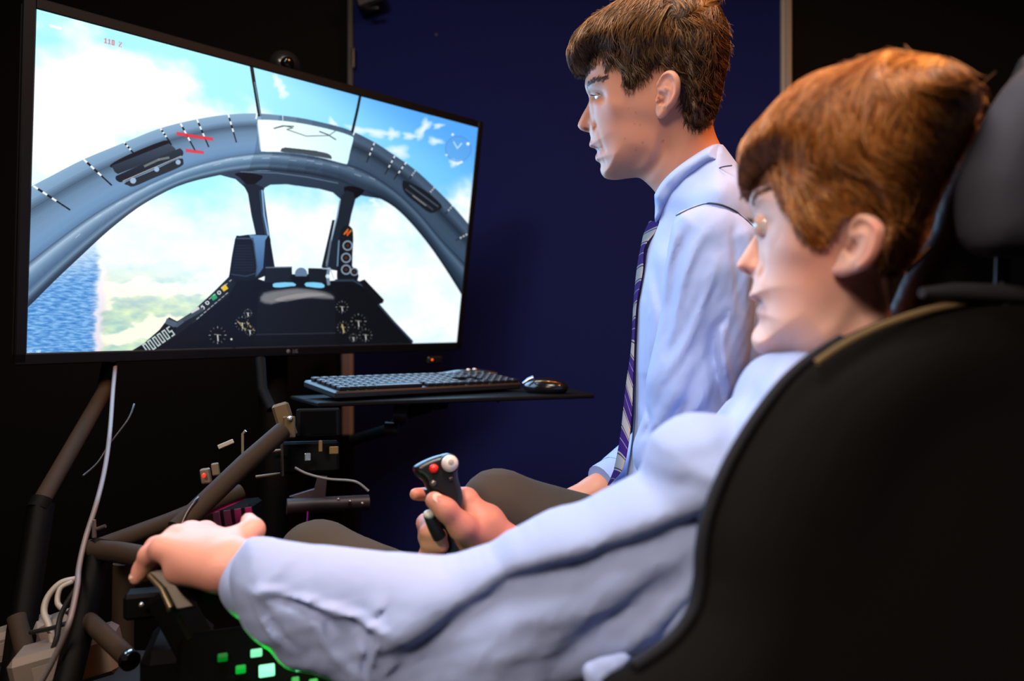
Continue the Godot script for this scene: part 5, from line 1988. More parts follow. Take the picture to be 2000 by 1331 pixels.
func pilot_clothes(who: Node3D, D: float) -> void:
	var blue := cloth_mat(rgb(162, 181, 228))
	# trunk of the shirt: chest below the chin, mostly behind the arm and the seat
	var T := Relief.new(1520, 960, D + 0.03, -14, 0, 0.0042, Color.WHITE)
	var ring := T.locs(pxs([1540, 690, 1500, 700, 1472, 722, 1452, 756, 1440, 800, 1420, 860, 1380, 940, 1330, 1040, 1290, 1150, 1262, 1230, 1200, 1285, 1150, 1300, 1160, 1400, 1300, 1440, 1500, 1430, 1650, 1400, 1700, 1200, 1730, 950, 1720, 780, 1640, 700], 3))
	T.start([ring])
	T.lobe(ring, 0.075, T.widths([[1520, 740, 0.10], [1600, 760, 0.13], [1500, 900, 0.14], [1400, 1100, 0.125], [1250, 1280, 0.10], [1500, 1300, 0.13]]))
	T.fold([1480, 730, 1460, 790, 1450, 850], 14, 10, -6, 0.09)
	T.fold([1180, 1290, 1240, 1300, 1330, 1270], 10, 12, 8, 0.1)
	T.fold([1260, 1262, 1320, 1250, 1380, 1230], 10, 10, -7, 0.1)
	var b := Buf.new()
	T.build(b)
	var shirt := part("shirt", b, blue, who, "light blue long-sleeved shirt")
	# the near sleeve from the shoulder to the cuff, drawn round the whole arm
	var S := Relief.new(950, 1120, 0.655, 6, 27, 0.0040, Color.WHITE)
	S.back = 0.45
	S.bend(v2([430, 1120, 620, 1150, 1010, 1190, 1300, 1030, 1460, 900]), [-0.085, -0.055, -0.01, 0.02, 0.03])
	var sl := S.locs(pxs([486, 1054, 520, 1051, 550, 1055.7, 613, 1066, 640, 1067, 748, 1079, 781, 1080.5, 854, 1087, 880, 1085, 907, 1078, 990, 1045, 1072, 999, 1134, 983, 1175, 962, 1217, 941, 1248, 926, 1260, 890, 1271, 856, 1288, 838, 1310, 822, 1334, 811, 1371, 807, 1441, 816, 1490, 830, 1520, 900, 1500, 1010, 1440, 1120, 1380, 1190, 1310, 1246, 1240, 1276, 1160, 1296, 1100, 1310, 1040, 1345, 960, 1400, 860, 1410, 760, 1375, 700, 1346, 664, 1326, 636, 1308, 603, 1297, 557, 1285, 524, 1254, 488, 1224, 470, 1200, 452, 1150, 452, 1100], 3))
	S.start([sl])
	S.lobe(sl, 0.05, S.widths([[500, 1120, 0.042], [640, 1170, 0.046], [800, 1220, 0.054], [960, 1230, 0.060], [1150, 1120, 0.062], [1350, 950, 0.066], [1450, 860, 0.06]]))
	# crest along the upper arm with the cloth hanging below it
	S.fold([735, 1262, 800, 1205, 870, 1150, 1000, 1090, 1150, 1046, 1290, 990, 1400, 930], 30, 60, 11, 0.05)
	S.fold([790, 1290, 900, 1216, 1040, 1140, 1200, 1086, 1370, 1012, 1450, 960], 24, 64, -20, 0.05)
	S.fold([900, 1290, 1020, 1210, 1170, 1140, 1320, 1080, 1420, 1030], 26, 40, 5, 0.05)
	S.fold([1080, 1300, 1150, 1230, 1250, 1160, 1360, 1080], 24, 26, -8, 0.05)
	S.fold([1180, 1280, 1260, 1210, 1340, 1130, 1390, 1060], 16, 16, 4, 0.05)
	S.fold([1240, 1270, 1300, 1210, 1360, 1140], 10, 10, -5, 0.05)
	# folds at the shoulder
	S.fold([1262, 920, 1290, 880, 1330, 850, 1344, 838], 14, 16, -9, 0.05)
	S.fold([1250, 925, 1300, 900, 1350, 880, 1420, 850], 12, 16, 6, 0.05)
	S.fold([1280, 850, 1330, 828, 1350, 838, 1340, 862], 8, 10, 5, 0.05)
	S.fold([1130, 990, 1220, 950, 1300, 925, 1400, 900], 16, 26, 5, 0.05)
	S.fold([1200, 968, 1300, 950, 1400, 940], 12, 16, -3, 0.05)
	# forearm: the pleat from the cuff and the hollow under it
	S.fold([505, 1150, 560, 1158, 640, 1178, 738, 1203], 4, 26, 8, 0.04, false)
	S.fold([525, 1166, 580, 1178, 620, 1196, 650, 1222], 18, 12, -13, 0.04)
	S.fold([670, 1200, 700, 1214, 730, 1240], 12, 12, -8, 0.04)
	S.fold([600, 1170, 625, 1200, 640, 1250, 690, 1300], 8, 14, 5, 0.04)
	S.fold([737, 1204, 726, 1240, 712, 1290, 704, 1340], 14, 4, -8, 0.05, false)
	S.fold([745, 1204, 738, 1250, 724, 1300, 716, 1345], 4, 26, 7, 0.05, false)
	S.fold([500, 1160, 520, 1200, 545, 1240], 5, 5, 5, 0.03)
	S.fold([515, 1165, 545, 1210, 580, 1250], 7, 6, -5, 0.03)
	S.fold([505, 1140, 540, 1100, 575, 1078], 6, 6, -3, 0.04)
	S.fold([515, 1145, 560, 1110, 600, 1088], 6, 8, 3, 0.04)
	S.fold([600, 1120, 640, 1090, 690, 1078], 8, 12, 2.5, 0.045)
	S.fold([660, 1140, 700, 1105, 750, 1088], 10, 10, -2, 0.045)
	S.fold([760, 1130, 800, 1105, 850, 1096], 12, 14, 2.0, 0.05)
	S.wrinkle(3.0, 30.0, Vector2(1, 0.45), 4.0, 6)
	S.wrinkle(1.2, 14.0, Vector2(0.4, 1), 3.0, 16)
	b = Buf.new()
	S.build(b)
	part("sleeve", b, blue, shirt)
	# buttoned cuff
	var C := Relief.new(480, 1130, 0.748, 2, 0, 0.0030, Color.WHITE)
	var cuff := C.locs(pxs([494, 1049, 466, 1068, 440, 1100, 427, 1131, 428, 1165, 448, 1197, 484, 1222, 524, 1256, 560, 1284, 590, 1292, 560, 1250, 528, 1200, 510, 1160, 508, 1130, 522, 1090, 548, 1056], 3))
	C.start([cuff])
	C.lobe(cuff, 0.026, C.widths([[450, 1120, 0.044], [500, 1080, 0.046], [480, 1180, 0.044], [560, 1280, 0.035]]))
	C.fold([520, 1090, 507, 1130, 510, 1160, 530, 1200], 4, 4, -2, 0.04, false)
	b = Buf.new()
	C.build(b)
	part("cuff", b, blue, shirt)
	# the shirt's hem, pulled out below the elbow
	var H := Relief.new(1185, 1300, 0.60, 10, 0, 0.0030, Color.WHITE)
	var hem := H.locs(pxs([1136, 1304, 1160, 1288, 1184, 1280, 1222, 1276, 1232, 1290, 1204, 1318, 1184, 1346, 1150, 1346], 3))
	H.start([hem])
	H.lobe(hem, 0.005, 0.005)
	H.fold([1180, 1290, 1196, 1300, 1210, 1312], 6, 14, 3, 0.005)
	H.fold([1232, 1276, 1240, 1296], 8, 6, -5, 0.008)
	H.fold([1148, 1300, 1162, 1330], 6, 5, 5, 0.008)
	b = Buf.new()
	H.build(b)
	part("hem", b, blue, shirt)
	# far sleeve
	b = Buf.new()
	b.tube([at(1580, 770, D + 0.10), at(1500, 850, D + 0.21), at(1350, 1020, 0.92), at(1200, 1180, 0.93)], [0.045, 0.06, 0.058, 0.052], 18, true)
	b.tube([at(1200, 1180, 0.93), at(1080, 1130, 0.91), at(1010, 1090, 0.902)], [0.052, 0.046, 0.038], 18, true)
	part("sleeve", b, blue, shirt)
	# trousers
	var cloth := cloth_mat(rgb(66, 58, 50), 0.95, 18.0, 0.1)
	b = Buf.new()
	var k1 := at(620, 1098, 1.00)
	blob(b, [[at(1460, 1440, D + 0.04), at(1300, 1450, D + 0.06), 0.115, 0.10], [at(1300, 1440, D + 0.14), k1, 0.08, 0.052], [k1, at(560, 1700, 1.05), 0.05, 0.042], [at(1300, 1440, D - 0.02), at(830, 1520, 0.82), 0.078, 0.06], [at(830, 1520, 0.82), at(760, 2100, 0.86), 0.055, 0.044]], 0.012, 0.02, func(_p): return Color.WHITE)
	part("trousers", b, cloth, who, "grey brown trousers")
# ---------------------------------------------------------------- bucket seat
func seat() -> void:
	var t := thing("bucket_seat", "black upholstered bucket seat seen from behind with a grey padded headrest", "seat", at(1750, 1400, 0.56))
	var fab := mat(rgb(18, 17, 16), 0.9, 0.0, 0.15)
	fab.normal_enabled = true
	fab.normal_texture = noise_tex(0.3, 90, true, 512, 3, 3.0)
	fab.normal_scale = 0.3
	fab.uv1_triplanar = true
	fab.uv1_scale = Vector3(18, 18, 18)
	var B := Relief.new(1750, 950, 0.565, 46, 0, 0.0048, Color.WHITE)
	var px := [1874, 582, 1820, 596, 1760, 612, 1700, 634, 1640, 662, 1580, 700, 1530, 744, 1485, 800, 1450, 852, 1420, 905, 1395, 962, 1376, 1020, 1367, 1080, 1364, 1140, 1350, 1195, 1306, 1252, 1235, 1302, 1180, 1335, 1200, 1450, 1500, 1560, 2050, 1560, 2230, 1300, 2230, 900, 2160, 680, 2060, 600, 1960, 580]
	var ring := B.locs(pxs(px, 3))
	B.start([ring])
	B.lobe(ring, 0.05, 0.036)
	B.fold([1850, 640, 1700, 690, 1580, 780, 1490, 900, 1440, 1040, 1430, 1140], 10, 10, -4, 0.03, false)
	B.fold([1960, 700, 1800, 740, 1680, 860, 1600, 1050], 60, 60, 5, 0.03)
	var b := Buf.new()
	B.build(b)
	part("backrest", b, fab, t)
	# piping down the outer edge and the beige stitched seam along the shoulder
	var side := []
	for p in smooth_ring(v2([1640, 662, 1580, 700, 1530, 744, 1485, 800, 1450, 852, 1420, 905, 1395, 962, 1376, 1020, 1367, 1080, 1364, 1140, 1350, 1195, 1306, 1252, 1235, 1302]), 4, false):
		var q := B.loc(p.x + 3, p.y + 2, 0.006)
		side.append(B.world(q.x, q.y, 0.006))
	b = Buf.new()
	b.tube(side, 0.0046, 8, true)
	part("piping", b, mat(rgb(20, 21, 27), 0.7, 0.0, 0.3), t, "dark grey edge piping")
	b = Buf.new()
	var seam := smooth_ring(v2([1880, 592, 1820, 604, 1760, 622, 1700, 645, 1640, 676, 1590, 710]), 14, false)
	for i in range(0, seam.size() - 1):
		var q := B.loc(seam[i].x, seam[i].y, 0.021)
		var q2 := B.loc(seam[i + 1].x, seam[i + 1].y, 0.021)
		var nrm := (q2 - q).orthogonal().normalized()
		for s in 2:
			var a := q + nrm * 0.0022 * (1 if s == 0 else -1)
			var e := q.lerp(q2, 0.75) - nrm * 0.0022 * (1 if s == 0 else -1)
			b.tube([B.world(a.x, a.y, 0.0225 + s * 0.0005), B.world((a.x + e.x) / 2, (a.y + e.y) / 2, 0.0245), B.world(e.x, e.y, 0.0225)], 0.0009, 5, true)
	var st := part("stitching", b, mat(rgb(112, 92, 58), 0.8), t, "beige cross stitching")
	st.set_meta("kind", "stuff")
	# headrest pad and the shell it sits in
	var shell := mat(rgb(16, 16, 18), 0.5)
	var Wn := Relief.new(1940, 420, 0.685, 18, 0, 0.0048, Color.WHITE)
	var wr := Wn.locs(pxs([2010, 100, 1975, 150, 1945, 195, 1915, 240, 1880, 300, 1850, 360, 1832, 402, 1818, 452, 1790, 500, 1762, 545, 1745, 585, 1738, 612, 1800, 640, 2000, 640, 2200, 600, 2300, 420, 2260, 160, 2140, 80], 3))
	Wn.start([wr])
	Wn.lobe(wr, 0.02, 0.015)
	b = Buf.new()
	Wn.build(b)
	part("shell", b, shell, t)
	var Hd := Relief.new(2000, 330, 0.585, 34, -6, 0.0044, Color.WHITE)
	var hr := Hd.locs(pxs([1874, 400, 1878, 350, 1893, 310, 1918, 252, 1950, 195, 1985, 148, 2040, 112, 2150, 110, 2250, 220, 2270, 400, 2210, 490, 2080, 505, 1960, 505, 1905, 496, 1880, 462], 3))
	Hd.start([hr])
	Hd.lobe(hr, 0.032, 0.030)
	b = Buf.new()
	Hd.build(b)
	var pad := mat(rgb(54, 56, 66), 0.75, 0.0, 0.3)
	pad.normal_enabled = true
	pad.normal_texture = noise_tex(0.3, 91, true, 512, 3, 3.0)
	pad.normal_scale = 0.2
	pad.uv1_triplanar = true
	pad.uv1_scale = Vector3(18, 18, 18)
	part("headrest", b, pad, t, "dark grey padded headrest")
	# two rods under the pad and the collar where they enter the backrest
	b = Buf.new()
	for u in [1960, 2090]:
		b.tube([at(u, 480, 0.62), at(u - 6, 640, 0.60)], 0.006, 10)
	part("headrest_rod", b, mat(rgb(60, 60, 64), 0.3, 0.8), t)
	b = Buf.new()
	b.tube([at(1800, 572, 0.575), at(1860, 572, 0.585), at(2060, 580, 0.63)], [0.004, 0.008, 0.010], 10)
	part("collar", b, mat(rgb(48, 48, 54), 0.5), t)
	b = Buf.new()
	b.tube([at(1768, 532, 0.66), at(1816, 486, 0.665)], 0.0028, 8)
	part("edge_strip", b, mat(rgb(150, 150, 158), 0.35, 0.3), t, "pale edge strip")
	# seat pan and pedestal below the frame
	b = Buf.new()
	b.box(Transform3D(Basis(Vector3.UP, 0.5), Vector3(0.26, 0.42, -0.72)), Vector3(0.46, 0.12, 0.46), 0.04)
	part("seat_pan", b, fab, t)
	b = Buf.new()
	b.box(Transform3D(Basis(Vector3.UP, 0.5), Vector3(0.26, 0.18, -0.70)), Vector3(0.36, 0.36, 0.36), 0.02)
	part("pedestal", b, mat(rgb(20, 20, 21), 0.5), t)

# ---------------------------------------------------------------- the tubular frame and what is bolted to it
func rig() -> void:
	var steel := mat(rgb(50, 40, 31), 0.65, 0.0, 0.2)
	var dark := mat(rgb(10, 10, 10), 0.6, 0.0, 0.18)
	var t := thing("cockpit_frame", "black tubular frame that carries the monitor and the flight controls", "frame", Vector3(-0.65, 0, -1.05))
	for s in [[[226, 640, 1.45], [204, 765, 1.34], [78, 985, 1.12], 0.0125], [[552, 842, 1.14], [480, 905, 1.08], [345, 1035, 0.98], 0.0140], [[470, 962, 1.22], [330, 1020, 1.13], [190, 1072, 1.05], 0.0135], [[176, 1074, 1.0], [235, 1080, 0.97], [300, 1092, 0.93], 0.0135], [[148, 1192, 0.96], [200, 1238, 0.93], [252, 1288, 0.9], 0.0110], [[32, 1205, 1.02], [48, 1270, 1.0], [66, 1345, 0.98], 0.0115], [[242, 1100, 1.12], [240, 1220, 1.12], [240, 1345, 1.12], 0.0150], [[392, 1225, 1.05], [418, 1290, 1.05], [440, 1350, 1.05], 0.012]]:
		var b := Buf.new()
		b.tube([at(s[0][0], s[0][1], s[0][2]), at(s[1][0], s[1][1], s[1][2]), at(s[2][0], s[2][1], s[2][2])], s[3], 16)
		part("tube", b, steel, t)
	for s in [[[84, 975, 1.125], [74, 995, 1.115], 0.0155], [[250, 1288, 0.898], [256, 1293, 0.893], 0.0118]]:
		var b := Buf.new()
		b.tube([at(s[0][0], s[0][1], s[0][2]), at(s[1][0], s[1][1], s[1][2])], s[2], 16)
		part("collar", b, dark, t)
	for s in [[[80, 985, 1.12], [52, 1160, 1.06], [28, 1345, 1.0], 0.019], [[196, 1058, 1.0], [164, 1200, 0.95], [128, 1345, 0.9], 0.017]]:
		var b := Buf.new()
		b.tube([at(s[0][0], s[0][1], s[0][2]), at(s[1][0], s[1][1], s[1][2]), at(s[2][0], s[2][1], s[2][2])], s[3], 4, true, Color.WHITE, 0.9)
		part("upright", b, dark, t)
	var b := Buf.new()
	b.lathe(Transform3D(Basis(Vector3.RIGHT, PI / 2), at(248, 1281, 0.885)), [[0.0, 0.006], [0.004, 0.006], [0.0055, 0.003], [0.0055, -0.006]], 6)
	part("bolt", b, mat(rgb(190, 188, 184), 0.2, 1.0), t, "bright bolt head")
	# the long legs down to the floor
	for s in [[28, 1345, 1.0], [128, 1345, 0.9], [240, 1345, 1.12], [66, 1345, 0.98], [440, 1350, 1.05]]:
		b = Buf.new()
		var p := at(s[0], s[1], s[2])
		b.tube([p, Vector3(p.x, 0.0, p.z)], 0.015, 12)
		part("leg", b, dark, t)
	# monitor arm behind the screen
	var arm := thing("monitor_stand", "dark monitor stand column behind the screen", "stand", Vector3(-0.52, 0, -1.62))
	b = Buf.new()
	b.tube([Vector3(-0.52, 0.0, -1.64), Vector3(-0.52, 1.3, -1.64)], 0.03, 16)
	part("column", b, dark, arm)
	b = Buf.new()
	b.box(Transform3D(Basis(Vector3.UP, 0.83), Vector3(-0.50, 1.28, -1.615)), Vector3(0.24, 0.22, 0.03), 0.005)
	part("mount_plate", b, dark, arm)
	b = Buf.new()
	b.box(Transform3D(Basis(Vector3.UP, 0.83), Vector3(-0.52, 0.015, -1.64)), Vector3(0.5, 0.03, 0.36), 0.008)
	part("foot_plate", b, dark, arm)
	b = Buf.new()
	b.tube([at(508, 700, 1.5), at(512, 760, 1.48), at(530, 800, 1.46)], 0.010, 10)
	part("brace", b, dark, arm)
	# wall strip under the screen: its lit stretch painted pale, lower end dark
	b = Buf.new()
	var p0 := at(678, 852, 2.34)
	b.box(Transform3D(Basis(), Vector3(p0.x, (p0.y + 1.12) / 2, p0.z)), Vector3(0.036, 1.12 - p0.y, 0.03), 0.008)
	var post := thing("lit_wall_strip", "pale stretch of wall strip below the monitor with its light painted in", "post", Vector3(p0.x, 0, p0.z))
	part("lit_stretch", b, mat(rgb(150, 154, 162), 0.6), post)
	b = Buf.new()
	b.box(Transform3D(Basis(), Vector3(p0.x, p0.y / 2, p0.z)), Vector3(0.04, p0.y, 0.034), 0.004)
	part("dark_stretch", b, dark, post)
	control_pod()
	throttle()
	stick()
	button_box()

func control_pod() -> void:      # the small instrument cluster under the keyboard tray
	var dark := mat(rgb(11, 11, 11), 0.6, 0.0, 0.18)
	var t := thing("instrument_pod", "small dark instrument pod with a blank display below the keyboard tray", "instrument panel", at(600, 880, 1.2))
	var face := Basis(Vector3.UP, 0.25) * Basis(Vector3.RIGHT, -0.1)
	var b := Buf.new()
	b.box(Transform3D(face, at(622, 826, 1.20)), Vector3(0.068, 0.046, 0.02), 0.003)
	part("display_case", b, dark, t)
	b = Buf.new()
	b.box(Transform3D(face, at(622, 826, 1.20) + face.z * 0.011), Vector3(0.056, 0.036, 0.002), 0.0005)
	part("display", b, mat(rgb(8, 8, 10), 0.12), t)
	b = Buf.new()
	b.box(Transform3D(face * Basis(Vector3.BACK, 0.28), at(556, 822, 1.17)), Vector3(0.026, 0.056, 0.02), 0.004)
	part("bracket", b, mat(rgb(96, 78, 52), 0.45, 0.35), t, "brownish metal bracket")
	b = Buf.new()
	b.box(Transform3D(face, at(565, 835, 1.155)), Vector3(0.018, 0.034, 0.01), 0.002)
	part("clamp", b, mat(rgb(110, 92, 62), 0.35, 0.6), t)
	b = Buf.new()
	b.ball(Transform3D(Basis.from_scale(Vector3(0.004, 0.004, 0.004)), at(566, 818, 1.15)), 8)
	part("stud", b, mat(rgb(230, 226, 220), 0.2, 0.8), t)
	b = Buf.new()
	b.tube([at(474, 900, 1.15), at(474, 848, 1.15), at(480, 842, 1.15)], 0.0022, 8)
	part("wire_loop", b, mat(rgb(150, 140, 120), 0.35, 0.5), t)
	b = Buf.new()
	for s in [[508, 884, 552, 880], [500, 932, 548, 926], [550, 838, 552, 930]]:
		b.tube([at(s[0], s[1], 1.17), at(s[2], s[3], 1.17)], 0.0024, 8)
	part("frame_rail", b, mat(rgb(88, 76, 58), 0.45, 0.4), t)
	b = Buf.new()
	b.box(Transform3D(Basis(Vector3.BACK, 0.4), at(441, 868, 1.2)), Vector3(0.026, 0.007, 0.004), 0.001)
	part("label_plate", b, mat(rgb(168, 160, 150), 0.6), t, "pale little plate")
	b = Buf.new()
	b.box(Transform3D(Basis(Vector3.BACK, 0.15), at(421, 917, 1.2)), Vector3(0.011, 0.02, 0.008), 0.002)
	b.box(Transform3D(Basis(Vector3.BACK, 0.15), at(402, 930, 1.2)), Vector3(0.014, 0.024, 0.012), 0.002)
	part("rocker_switch", b, mat(rgb(112, 96, 78), 0.5, 0.1), t)
	b = Buf.new()
	b.ball(Transform3D(Basis.from_scale(Vector3(0.0030, 0.0036, 0.003)), at(398, 929, 1.187)), 8)
	part("indicator", b, glow(Color(1.0, 0.16, 0.05), 1.6), t, "red glowing indicator")
	b = Buf.new()
	b.box(Transform3D(face, at(600, 893, 1.21)), Vector3(0.10, 0.05, 0.03), 0.004)
	part("lower_case", b, dark, t)
	b = Buf.new()
	b.box(Transform3D(face, at(601, 893, 1.18)), Vector3(0.009, 0.012, 0.008), 0.001)
	part("chrome_key", b, mat(rgb(190, 196, 204), 0.2, 0.8), t)
	b = Buf.new()
	b.box(Transform3D(face, at(626, 872, 1.18)), Vector3(0.006, 0.018, 0.008), 0.001)
	b.box(Transform3D(face, at(652, 880, 1.18)), Vector3(0.014, 0.012, 0.008), 0.001)
	part("lever_key", b, mat(rgb(120, 92, 58), 0.4, 0.4), t)
	# cable looping below
	var c := thing("pod_cable", "thin grey cable looping below the instrument pod", "cable", at(620, 930, 1.17))
	b = Buf.new()
	var pts := []
	for p in smooth_ring(v2([576, 914, 600, 926, 640, 936, 680, 939, 700, 944, 720, 960]), 5, false):
		pts.append(at(p.x, p.y, 1.17))
	b.tube(pts, 0.0022, 8)
	part("cable", b, mat(rgb(96, 96, 98), 0.5), c)
	# magenta lit case and its glowing edges, behind the left hand
	var m := thing("lit_case", "small dark case with a magenta glowing side behind the left hand", "computer case", at(450, 1030, 1.25))
	b = Buf.new()
	b.box(Transform3D(Basis(Vector3.BACK, 0.1), at(440, 1040, 1.30)), Vector3(0.12, 0.10, 0.06), 0.006)
	part("case", b, dark, m)
	b = Buf.new()
	for k in 4:
		b.box(Transform3D(Basis(Vector3.BACK, 0.14), at(424 + k * 21, 1015 - k * 3, 1.262)), Vector3(0.012, 0.026, 0.003), 0.001)
	part("lit_panel", b, glow(Color(0.42, 0.06, 0.26), 0.12), m, "magenta glowing panel")
	b = Buf.new()
	b.tube([at(318, 1052, 1.2), at(328, 1044, 1.2), at(345, 1040, 1.2)], 0.003, 8)
	part("lit_ring", b, glow(Color(1.0, 0.2, 0.16), 1.0), m, "red glowing ring")
	b = Buf.new()
	b.tube([at(601, 1000, 1.3), at(598, 1040, 1.3)], 0.0012, 6)
	part("lit_strip", b, glow(Color(0.5, 0.06, 0.45), 0.7), m)
	var pg := OmniLight3D.new()
	pg.name = "magenta_glow"
	pg.position = at(452, 1008, 1.22)
	pg.light_color = Color(1.0, 0.15, 0.5)
	pg.light_energy = 0.004
	pg.light_size = 0.02
	pg.omni_range = 4.0
	pg.omni_attenuation = 2.0
	pg.shadow_enabled = true
	add_child(pg)
	# dark pedal rail with a row of studs to the right
	var rail := thing("pedal_rail", "dark rail with small bright studs beyond the stick", "rail", at(650, 985, 1.3))
	b = Buf.new()
	b.tube([at(560, 990, 1.3), at(720, 982, 1.35)], 0.014, 12)
	part("bar", b, mat(rgb(34, 22, 24), 0.5), rail)
	for s in [[661, 976], [684, 980], [708, 984]]:
		b = Buf.new()
		b.ball(Transform3D(Basis.from_scale(Vector3(0.003, 0.003, 0.003)), at(s[0], s[1], 1.322)), 8)
		part("stud", b, mat(rgb(170, 150, 130), 0.25, 0.8), rail)
	b = Buf.new()
	b.prism(Transform3D(Basis(Vector3.UP, 0.2), at(600, 955, 1.32)), PackedVector2Array([Vector2(-0.03, -0.012), Vector2(0.03, -0.03), Vector2(0.034, 0.02), Vector2(0.018, 0.022), Vector2(0.012, 0.0)]), 0.01, 0.001)
	part("side_plate", b, mat(rgb(56, 48, 50), 0.5), rail)

func throttle() -> void:
	var dark := mat(rgb(9, 9, 10), 0.6, 0.0, 0.18)
	var t := thing("throttle", "dark throttle with metal bracket gripped by the seated boy's left hand", "throttle", at(370, 1200, 0.82))
	var b := Buf.new()
	# grip: a rounded bar under the palm
	var pts := [at(322, 1124, 0.855), at(345, 1122, 0.835), at(390, 1140, 0.80), at(420, 1158, 0.785)]
	b.tube(pts, [0.012, 0.017, 0.018, 0.014], 16)
	part("grip", b, dark, t)
	b = Buf.new()
	b.prism(Transform3D(Basis(Vector3.UP, 0.2) * Basis(Vector3.RIGHT, -0.5), at(338, 1155, 0.80)), PackedVector2Array([Vector2(-0.026, 0.020), Vector2(-0.012, 0.024), Vector2(0.012, -0.004), Vector2(0.024, -0.018), Vector2(-0.002, -0.022), Vector2(-0.014, 0.004)]), 0.012, 0.002)
	part("bracket", b, mat(rgb(64, 55, 44), 0.45, 0.3), t, "bare metal bracket")
	b = Buf.new()
	b.tube([at(292, 1124, 0.80), at(316, 1150, 0.79), at(334, 1188, 0.78)], 0.0032, 10)
	part("edge_rod", b, mat(rgb(130, 116, 92), 0.35, 0.6), t, "shiny rod")
	b = Buf.new()
	b.box(Transform3D(Basis(Vector3.BACK, 0.5), at(360, 1222, 0.84)), Vector3(0.026, 0.09, 0.05), 0.004)
	part("arm", b, dark, t)
	b = Buf.new()
	b.box(Transform3D(Basis(Vector3.UP, 0.3), at(350, 1310, 0.90)), Vector3(0.07, 0.09, 0.12), 0.012)
	part("base", b, dark, t)
	for s in [[276, 1182, 0.0028], [299, 1184, 0.0024], [305, 1170, 0.0034]]:
		b = Buf.new()
		b.ball(Transform3D(Basis.from_scale(Vector3(s[2], s[2], s[2])), at(s[0], s[1], 0.86)), 8)
		part("button", b, mat(rgb(210, 200, 190), 0.2, 0.8), t, "bright metal button")
	b = Buf.new()
	b.box(Transform3D(Basis(Vector3.UP, 0.3), at(290, 1178, 0.885)), Vector3(0.05, 0.03, 0.03), 0.004)
	part("button_block", b, dark, t)
	# pale lever at the bottom edge
	var l := thing("lever", "pale grey lever with a dark ribbed collar at the bottom edge", "lever", at(400, 1325, 0.86))
	b = Buf.new()
	b.box(Transform3D(Basis(Vector3.UP, 0.5) * Basis(Vector3.BACK, 0.22), at(400, 1318, 0.84)), Vector3(0.034, 0.011, 0.016), 0.003)
	part("handle", b, mat(rgb(176, 170, 160), 0.5), l)
	for k in 3:
		b = Buf.new()
		b.box(Transform3D(Basis(Vector3.UP, 0.5) * Basis(Vector3.BACK, 0.22), at(425 + k * 8, 1308 + k * 2, 0.84)), Vector3(0.003, 0.019, 0.02), 0.001)
		part("rib", b, mat(rgb(60, 58, 56), 0.4, 0.3), l)
	b = Buf.new()
	b.tube([at(432, 1310, 0.84), at(450, 1345, 0.86)], 0.009, 10)
	part("shaft", b, dark, l)

